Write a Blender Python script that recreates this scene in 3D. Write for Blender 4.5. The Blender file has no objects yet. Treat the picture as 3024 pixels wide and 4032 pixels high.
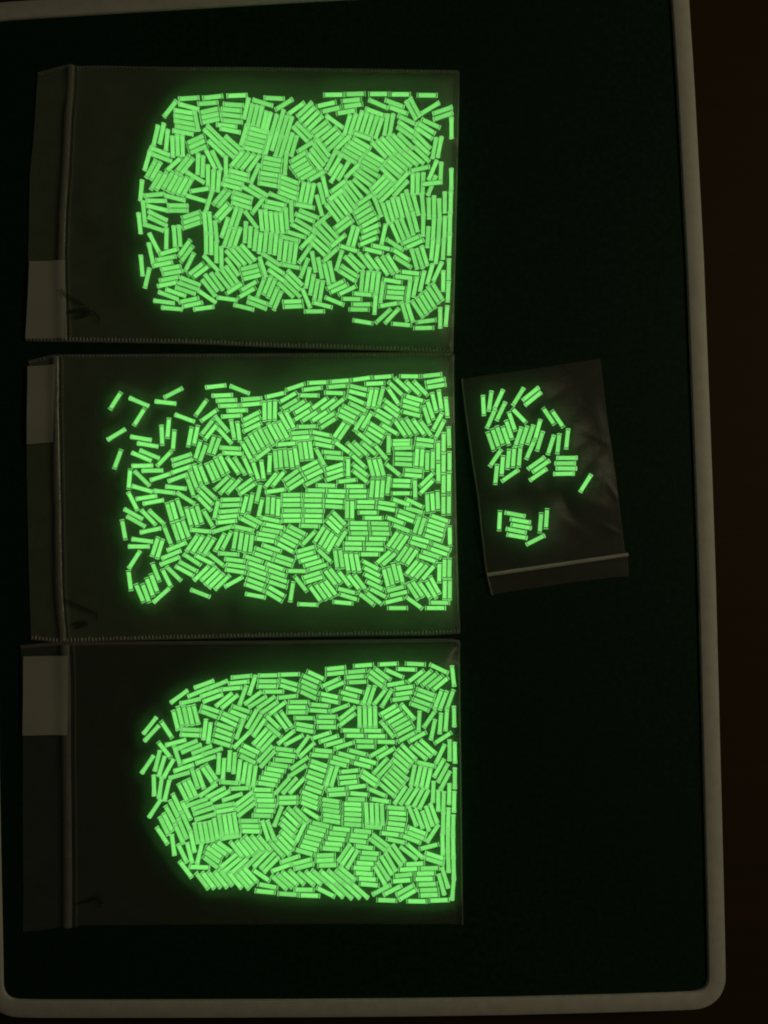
import bpy, math, random
import numpy as np

# ------------------------------------------------------------------ camera, light, exposure
S = 0.09e-3                       # metres on the board per pixel of the photograph
def P(u, v, z=0.0):               # photograph pixel -> point on the board (camera looks straight down)
    return ((u - 1512.0) * S, (2016.0 - v) * S, z)

sc = bpy.context.scene
col = sc.collection
cam_d = bpy.data.cameras.new('camera')
cam = bpy.data.objects.new('camera', cam_d)
col.objects.link(cam)
cam.location = (0, 0, 3026 * S + 0.001)
cam_d.sensor_fit = 'VERTICAL'
cam_d.sensor_height = 36.0
cam_d.lens = 36.0 * 3026 / 4032
cam_d.clip_start = 0.01
cam_d.clip_end = 20.0
sc.camera = cam

w = bpy.data.worlds.new('World')
sc.world = w
w.use_nodes = True
bg = w.node_tree.nodes['Background']
bg.inputs[0].default_value = (1.0, 0.83, 0.56, 1)      # a dark room with a little warm light
bg.inputs[1].default_value = 0.016

ld = bpy.data.lights.new('room_lamp', 'AREA')
ld.shape = 'DISK'
ld.size = 0.16
ld.energy = 0.70
ld.color = (1.0, 0.85, 0.52)
lamp = bpy.data.objects.new('room_lamp', ld)
col.objects.link(lamp)
lamp.location = (0.62, 0.13, 0.42)
lamp.rotation_euler = (math.radians(-14), math.radians(56), 0)

sc.view_settings.view_transform = 'Standard'
sc.view_settings.look = 'None'
sc.view_settings.exposure = 0.0
sc.view_settings.gamma = 1.0
sc.view_settings.use_curve_mapping = False
sc.render.engine = 'CYCLES'
cy = sc.cycles
cy.use_denoising = True
cy.max_bounces = 6
cy.diffuse_bounces = 3
cy.glossy_bounces = 3
cy.transmission_bounces = 6
cy.transparent_max_bounces = 24
cy.use_light_tree = True
cy.filter_width = 1.9
cy.sample_clamp_indirect = 4.0
cy.caustics_reflective = True

# ------------------------------------------------------------------ materials
def mat(name):
    m = bpy.data.materials.new(name)
    m.use_nodes = True
    nt = m.node_tree
    nt.nodes.clear()
    out = nt.nodes.new('ShaderNodeOutputMaterial')
    return m, nt, out

def N(nt, typ, **kw):
    n = nt.nodes.new(typ)
    for k, v in kw.items():
        if k in n.inputs.keys():
            n.inputs[k].default_value = v
        else:
            setattr(n, k, v)
    return n

def principled(name, base, rough, spec=0.5, noise_scale=None, noise_amt=0.2, bump=0.0, bump_scale=200.0, stretch=None):
    m, nt, out = mat(name)
    b = N(nt, 'ShaderNodeBsdfPrincipled')
    b.inputs['Base Color'].default_value = (*base, 1)
    b.inputs['Roughness'].default_value = rough
    b.inputs['Specular IOR Level'].default_value = spec
    tc = N(nt, 'ShaderNodeTexCoord')
    mp = N(nt, 'ShaderNodeMapping')
    if stretch: mp.inputs['Scale'].default_value = stretch
    nt.links.new(tc.outputs['Object'], mp.inputs['Vector'])
    if noise_scale:
        no = N(nt, 'ShaderNodeTexNoise')
        no.inputs['Scale'].default_value = noise_scale
        no.inputs['Detail'].default_value = 6
        nt.links.new(mp.outputs[0], no.inputs['Vector'])
        r = N(nt, 'ShaderNodeValToRGB')
        r.color_ramp.elements[0].position = 0.3
        r.color_ramp.elements[1].position = 0.7
        r.color_ramp.elements[0].color = (*[c * (1 - noise_amt) for c in base], 1)
        r.color_ramp.elements[1].color = (*[c * (1 + noise_amt) for c in base], 1)
        nt.links.new(no.outputs['Fac'], r.inputs[0])
        nt.links.new(r.outputs[0], b.inputs['Base Color'])
    if bump:
        no2 = N(nt, 'ShaderNodeTexNoise')
        no2.inputs['Scale'].default_value = bump_scale
        no2.inputs['Detail'].default_value = 4
        nt.links.new(mp.outputs[0], no2.inputs['Vector'])
        bp = N(nt, 'ShaderNodeBump')
        bp.inputs['Strength'].default_value = bump
        bp.inputs['Distance'].default_value = 0.0003
        nt.links.new(no2.outputs['Fac'], bp.inputs['Height'])
        nt.links.new(bp.outputs[0], b.inputs['Normal'])
    nt.links.new(b.outputs[0], out.inputs['Surface'])
    return m

def film_material(name, diff, transl, tint, rough=0.22, bump=0.25, scale=130.0, gloss=1.0):
    """clear polythene: mostly see-through, a little haze (reflected and forward-scattered), a sheen"""
    m, nt, out = mat(name)
    tr = N(nt, 'ShaderNodeBsdfTransparent')
    d = N(nt, 'ShaderNodeBsdfDiffuse')
    d.inputs['Color'].default_value = (*tint, 1)
    t = N(nt, 'ShaderNodeBsdfTranslucent')
    t.inputs['Color'].default_value = (*tint, 1)
    g = N(nt, 'ShaderNodeBsdfGlossy')
    g.inputs['Roughness'].default_value = rough
    tc = N(nt, 'ShaderNodeTexCoord')
    no = N(nt, 'ShaderNodeTexNoise')
    no.inputs['Scale'].default_value = scale
    no.inputs['Detail'].default_value = 5
    no.inputs['Distortion'].default_value = 1.2
    nt.links.new(tc.outputs['Object'], no.inputs['Vector'])
    bp = N(nt, 'ShaderNodeBump')
    bp.inputs['Strength'].default_value = bump
    bp.inputs['Distance'].default_value = 0.0015
    nt.links.new(no.outputs['Fac'], bp.inputs['Height'])
    nt.links.new(bp.outputs[0], g.inputs['Normal'])
    fr = N(nt, 'ShaderNodeFresnel')
    fr.inputs['IOR'].default_value = 1.45
    gm = N(nt, 'ShaderNodeMath', operation='MULTIPLY')
    gm.inputs[1].default_value = gloss
    nt.links.new(fr.outputs[0], gm.inputs[0])
    m1 = N(nt, 'ShaderNodeMixShader')                    # clear / forward haze
    m1.inputs[0].default_value = transl
    nt.links.new(tr.outputs[0], m1.inputs[1]); nt.links.new(t.outputs[0], m1.inputs[2])
    m2 = N(nt, 'ShaderNodeMixShader')                    # + back-scattered haze
    hz = N(nt, 'ShaderNodeMapRange')
    hz.inputs['To Min'].default_value = diff * 0.7
    hz.inputs['To Max'].default_value = diff * 1.3
    nt.links.new(no.outputs['Fac'], hz.inputs['Value'])
    nt.links.new(hz.outputs[0], m2.inputs[0])
    nt.links.new(m1.outputs[0], m2.inputs[1]); nt.links.new(d.outputs[0], m2.inputs[2])
    m3 = N(nt, 'ShaderNodeMixShader')                    # + sheen
    nt.links.new(gm.outputs[0], m3.inputs[0])
    nt.links.new(m2.outputs[0], m3.inputs[1]); nt.links.new(g.outputs[0], m3.inputs[2])
    nt.links.new(m3.outputs[0], out.inputs['Surface'])
    return m

def glow_material(name, GLOW):
    """phosphor coating of a vial: it gives off the green light"""
    m, nt, out = mat(name)
    e = N(nt, 'ShaderNodeEmission')
    ge = N(nt, 'ShaderNodeNewGeometry')
    oi = N(nt, 'ShaderNodeObjectInfo')
    ad = N(nt, 'ShaderNodeMath', operation='ADD')
    fr = N(nt, 'ShaderNodeMath', operation='FRACT')
    nt.links.new(ge.outputs['Random Per Island'], ad.inputs[0])
    nt.links.new(oi.outputs['Random'], ad.inputs[1])
    nt.links.new(ad.outputs[0], fr.inputs[0])
    mr = N(nt, 'ShaderNodeMapRange')
    mr.inputs['To Min'].default_value = 0.84 * GLOW
    mr.inputs['To Max'].default_value = 1.08 * GLOW
    nt.links.new(fr.outputs[0], mr.inputs['Value'])
    tc = N(nt, 'ShaderNodeTexCoord')
    no = N(nt, 'ShaderNodeTexNoise')
    no.inputs['Scale'].default_value = 900.0
    no.inputs['Detail'].default_value = 3
    nt.links.new(tc.outputs['Object'], no.inputs['Vector'])
    m2 = N(nt, 'ShaderNodeMapRange')
    m2.inputs['To Min'].default_value = 0.88
    m2.inputs['To Max'].default_value = 1.10
    nt.links.new(no.outputs['Fac'], m2.inputs['Value'])
    mu = N(nt, 'ShaderNodeMath', operation='MULTIPLY')
    nt.links.new(mr.outputs[0], mu.inputs[0]); nt.links.new(m2.outputs[0], mu.inputs[1])
    e.inputs['Color'].default_value = (0.262, 1.0, 0.205, 1)
    nt.links.new(mu.outputs[0], e.inputs['Strength'])
    nt.links.new(e.outputs[0], out.inputs['Surface'])
    return m

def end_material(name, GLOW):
    """melted glass end of a vial: its own emission stands in for light piped along the tube"""
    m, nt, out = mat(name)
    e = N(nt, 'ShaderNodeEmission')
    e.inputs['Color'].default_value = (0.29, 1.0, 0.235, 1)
    e.inputs['Strength'].default_value = 0.80 * GLOW  # glass end emits by itself to paint in the piped light
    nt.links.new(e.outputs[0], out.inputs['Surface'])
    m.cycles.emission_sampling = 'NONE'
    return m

def glass_material(name, haze, tint):
    m, nt, out = mat(name)
    tr = N(nt, 'ShaderNodeBsdfTransparent')
    tr.inputs['Color'].default_value = (0.97, 0.99, 0.97, 1)
    t = N(nt, 'ShaderNodeBsdfTranslucent'); t.inputs['Color'].default_value = (*tint, 1)
    d = N(nt, 'ShaderNodeBsdfDiffuse'); d.inputs['Color'].default_value = (*tint, 1)
    g = N(nt, 'ShaderNodeBsdfGlossy'); g.inputs['Roughness'].default_value = 0.12
    fr = N(nt, 'ShaderNodeFresnel'); fr.inputs['IOR'].default_value = 1.47
    a = N(nt, 'ShaderNodeMixShader'); a.inputs[0].default_value = 0.5
    nt.links.new(t.outputs[0], a.inputs[1]); nt.links.new(d.outputs[0], a.inputs[2])
    b = N(nt, 'ShaderNodeMixShader'); b.inputs[0].default_value = haze
    nt.links.new(tr.outputs[0], b.inputs[1]); nt.links.new(a.outputs[0], b.inputs[2])
    c = N(nt, 'ShaderNodeMixShader')
    nt.links.new(fr.outputs[0], c.inputs[0]); nt.links.new(b.outputs[0], c.inputs[1]); nt.links.new(g.outputs[0], c.inputs[2])
    nt.links.new(c.outputs[0], out.inputs['Surface'])
    return m

M_table = principled('dark_wood', (0.040, 0.024, 0.009), 0.7, 0.15, 14.0, 0.08, 0.1, 300.0, (1, 9, 1))
M_frame = principled('off_white_frame_plastic', (0.60, 0.60, 0.57), 0.55, 0.35, 260.0, 0.07, 0.15, 900.0)
M_board = principled('black_board_green_veil', (0.009, 0.034, 0.018), 0.6, 0.10, 500.0, 0.22, 0.2, 1500.0)  # green in the black base stands in for the green glare veil
M_film = film_material('polythene_film_green_glow', 0.125, 0.068, (0.72, 1.0, 0.68), rough=0.36, gloss=0.7)  # green tint paints in the scattered glow of the vials
M_film_clear = film_material('clearer_film_green_glow', 0.050, 0.070, (0.70, 1.0, 0.72), rough=0.36, gloss=0.6)  # green spill of the vials is put into this tint too
M_back = film_material('clear_polythene_back', 0.060, 0.03, (0.95, 0.97, 0.92), gloss=0.5)
M_small = film_material('thin_clear_polythene', 0.050, 0.05, (0.94, 0.96, 0.92), rough=0.45, bump=0.22, scale=60.0, gloss=0.6)
M_small_back = film_material('thin_clear_polythene_back', 0.025, 0.02, (0.94, 0.96, 0.92), gloss=0.4)
M_zip = film_material('thick_milky_polythene', 0.15, 0.12, (0.96, 0.95, 0.90), rough=0.3, gloss=1.2)
M_zip_small = film_material('small_milky_zip', 0.55, 0.15, (0.97, 0.97, 0.93), rough=0.3)
M_seam = film_material('sealed_polythene_edge', 0.16, 0.30, (0.95, 0.97, 0.90), rough=0.3)
M_rib = film_material('zip_rib_polythene', 0.045, 0.08, (0.95, 0.95, 0.90), rough=0.3)
M_tooth = film_material('crimped_polythene', 0.30, 0.40, (0.97, 0.96, 0.86), rough=0.3)
M_label = principled('white_print_on_film', (0.47, 0.49, 0.44), 0.6, 0.3, 45.0, 0.10, 0.1, 500.0)
M_ink, _nt, _out = mat('thin_black_ink')
_a = N(_nt, 'ShaderNodeBsdfTransparent'); _b = N(_nt, 'ShaderNodeBsdfDiffuse'); _b.inputs['Color'].default_value = (0.004, 0.005, 0.004, 1)
_m = N(_nt, 'ShaderNodeMixShader'); _m.inputs[0].default_value = 0.42
_nt.links.new(_a.outputs[0], _m.inputs[1]); _nt.links.new(_b.outputs[0], _m.inputs[2]); _nt.links.new(_m.outputs[0], _out.inputs['Surface'])
GLOWS = {0: 0.99, 1: 1.00, 2: 1.13, 3: 0.99}      # the middle bag's vials are the brightest
M_glow = {}; M_seal = {}
for k_, g_ in GLOWS.items():
    M_glow[k_] = glow_material('green_phosphor_%d' % k_, g_)
    M_glow[k_].cycles.emission_sampling = 'NONE'   # large emitters: found by the scattered rays themselves
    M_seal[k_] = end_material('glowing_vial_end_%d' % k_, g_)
M_glass = glass_material('vial_glass', 0.055, (0.85, 0.95, 0.85))

# ------------------------------------------------------------------ mesh helpers
def new_obj(name, verts, faces, m, parent=None, smooth=False):
    me = bpy.data.meshes.new(name)
    me.from_pydata([tuple(v) for v in verts], [], faces)
    for x in (m if isinstance(m, (list, tuple)) else [m]):
        me.materials.append(x)
    if smooth:
        me.polygons.foreach_set('use_smooth', [True] * len(me.polygons))
    me.update()
    o = bpy.data.objects.new(name, me)
    col.objects.link(o)
    if parent: o.parent = parent
    return o

def empty(name, loc=(0, 0, 0)):
    o = bpy.data.objects.new(name, None)
    o.empty_display_size = 0.005
    col.objects.link(o)
    o.location = loc
    return o

def tag(o, label=None, cat=None, group=None, kind=None):
    if label: o['label'] = label
    if cat: o['category'] = cat
    if group: o['group'] = group
    if kind: o['kind'] = kind

def resample(pts, n):
    p = np.array(pts, float)
    d = np.r_[0, np.cumsum(np.hypot(*np.diff(p, axis=0).T))]
    t = np.linspace(0, d[-1], n)
    return np.c_[np.interp(t, d, p[:, 0]), np.interp(t, d, p[:, 1])]

def smooth_line(pts, n, k=2):
    q = resample(pts, n)
    for _ in range(k):
        r = q.copy()
        r[1:-1] = (q[:-2] + 2 * q[1:-1] + q[2:]) / 4
        q = r
    return q

def px(a, z=0.0):                                   # (n,2) pixels -> (n,3) metres
    a = np.asarray(a, float)
    zz = np.full(len(a), z) if np.isscalar(z) else np.asarray(z)
    return np.c_[(a[:, 0] - 1512) * S, (2016 - a[:, 1]) * S, zz]

def strip(name, line, profile, m, parent=None, closed=False, smooth=True, zline=None):
    """sweep a profile [(offset in px, height in m), ...] along a pixel polyline"""
    q = np.asarray(line, float)
    n = len(q)
    if closed:
        tan = np.roll(q, -1, 0) - np.roll(q, 1, 0)
    else:
        tan = np.gradient(q, axis=0)
    tan /= np.linalg.norm(tan, axis=1)[:, None]
    nor = np.c_[-tan[:, 1], tan[:, 0]]
    vs = []
    zl = np.zeros(n) if zline is None else np.asarray(zline)
    for i in range(n):
        for off, z in profile:
            a = q[i] + nor[i] * off
            vs.append(P(a[0], a[1], z + zl[i]))
    k = len(profile)
    fs = []
    for i in range(n if closed else n - 1):
        j = (i + 1) % n
        for c in range(k - 1):
            fs.append((i * k + c, i * k + c + 1, j * k + c + 1, j * k + c))
    return new_obj(name, vs, fs, m, parent, smooth)

# ------------------------------------------------------------------ the setting: table under the board
tz = -0.008
g = 40
tv = []; tf = []
for i in range(g + 1):
    for j in range(g + 1):
        tv.append((-0.9 + 1.8 * i / g, -0.9 + 1.8 * j / g, tz))
for i in range(g):
    for j in range(g):
        a = i * (g + 1) + j
        tf.append((a, a + g + 1, a + g + 2, a + 1))
table = new_obj('table', tv, tf, M_table)
tag(table, 'dark brown table top under the framed black board', kind='structure')

# ------------------------------------------------------------------ framed black board
right = [(2681, -20), (2702, 300), (2740, 1000), (2775, 1900), (2787, 2250), (2804, 2900), (2817, 3400), (2824, 3700)]
bottom = [(2600, 3951), (2400, 3957), (2000, 3967), (1600, 3973), (1200, 3976), (700, 3978), (400, 3978.5), (150, 3978)]
left = [(-28, 3800), (-44, 3000), (-60, 2000), (-82, 1000), (-96, 250)]
top = [(40, 36.5), (400, 14), (800, -10), (1150, -31), (1900, -72), (2560, -108)]
def fillet(a, c, b, n=9):
    a, c, b = map(np.array, (a, c, b))
    t = np.linspace(0, 1, n)[1:-1, None]
    k = 0.62                                                    # near-circular corner
    p1 = a + (c - a) * k; p2 = b + (c - b) * k
    return ((1 - t) ** 3 * a + 3 * (1 - t) ** 2 * t * p1 + 3 * (1 - t) * t ** 2 * p2 + t ** 3 * b).tolist()
path = []
path += resample(right, 30).tolist() + [(2826.5, 3843)]
path += fillet((2826.5, 3843), (2829, 3944), (2722, 3946))
path += [(2722, 3946)] + resample(bottom, 30).tolist() + [(74, 3976)]
path += fillet((74, 3976), (-26, 3975), (-27, 3874))
path += [(-27, 3874)] + resample(left, 20).tolist() + [(-99, 135)]
path += fillet((-99, 135), (-103, 46), (0, 38.8))
path += resample(top, 24).tolist() + [(2570, -109)]
path += fillet((2570, -109), (2672, -114), (2678, -40))
path = [tuple(p) for p in path]
q = np.array(path)
keep = [0] + [i for i in range(1, len(q)) if np.hypot(*(q[i] - q[i - 1])) > 3]
q = q[keep]
board = empty('framed_board', (0, 0, tz))
tag(board, 'black board with a raised off-white frame and rounded corners under the bags', 'board')
def under(o, root):
    o.parent = root
    o.matrix_parent_inverse = root.matrix_basis.inverted() if False else o.matrix_parent_inverse
    o.location = (-root.location[0], -root.location[1], -root.location[2])
HF = 0.0011
prof = [(36, tz), (36.5, HF - 0.0007), (34.5, HF - 0.0002), (31, HF), (-27, HF), (-31, HF - 0.0002), (-35, -0.0003), (-35.5, -0.003)]
fr = strip('frame', q, prof, M_frame, board, closed=True)
under(fr, board)
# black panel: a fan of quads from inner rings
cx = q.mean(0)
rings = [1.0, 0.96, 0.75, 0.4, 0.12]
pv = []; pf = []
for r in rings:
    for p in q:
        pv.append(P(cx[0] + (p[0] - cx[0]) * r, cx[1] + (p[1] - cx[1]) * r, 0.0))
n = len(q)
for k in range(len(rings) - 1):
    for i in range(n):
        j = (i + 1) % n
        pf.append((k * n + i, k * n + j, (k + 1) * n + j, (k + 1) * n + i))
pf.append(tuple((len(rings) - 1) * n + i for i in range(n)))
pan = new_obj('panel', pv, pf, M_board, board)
under(pan, board)

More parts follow.
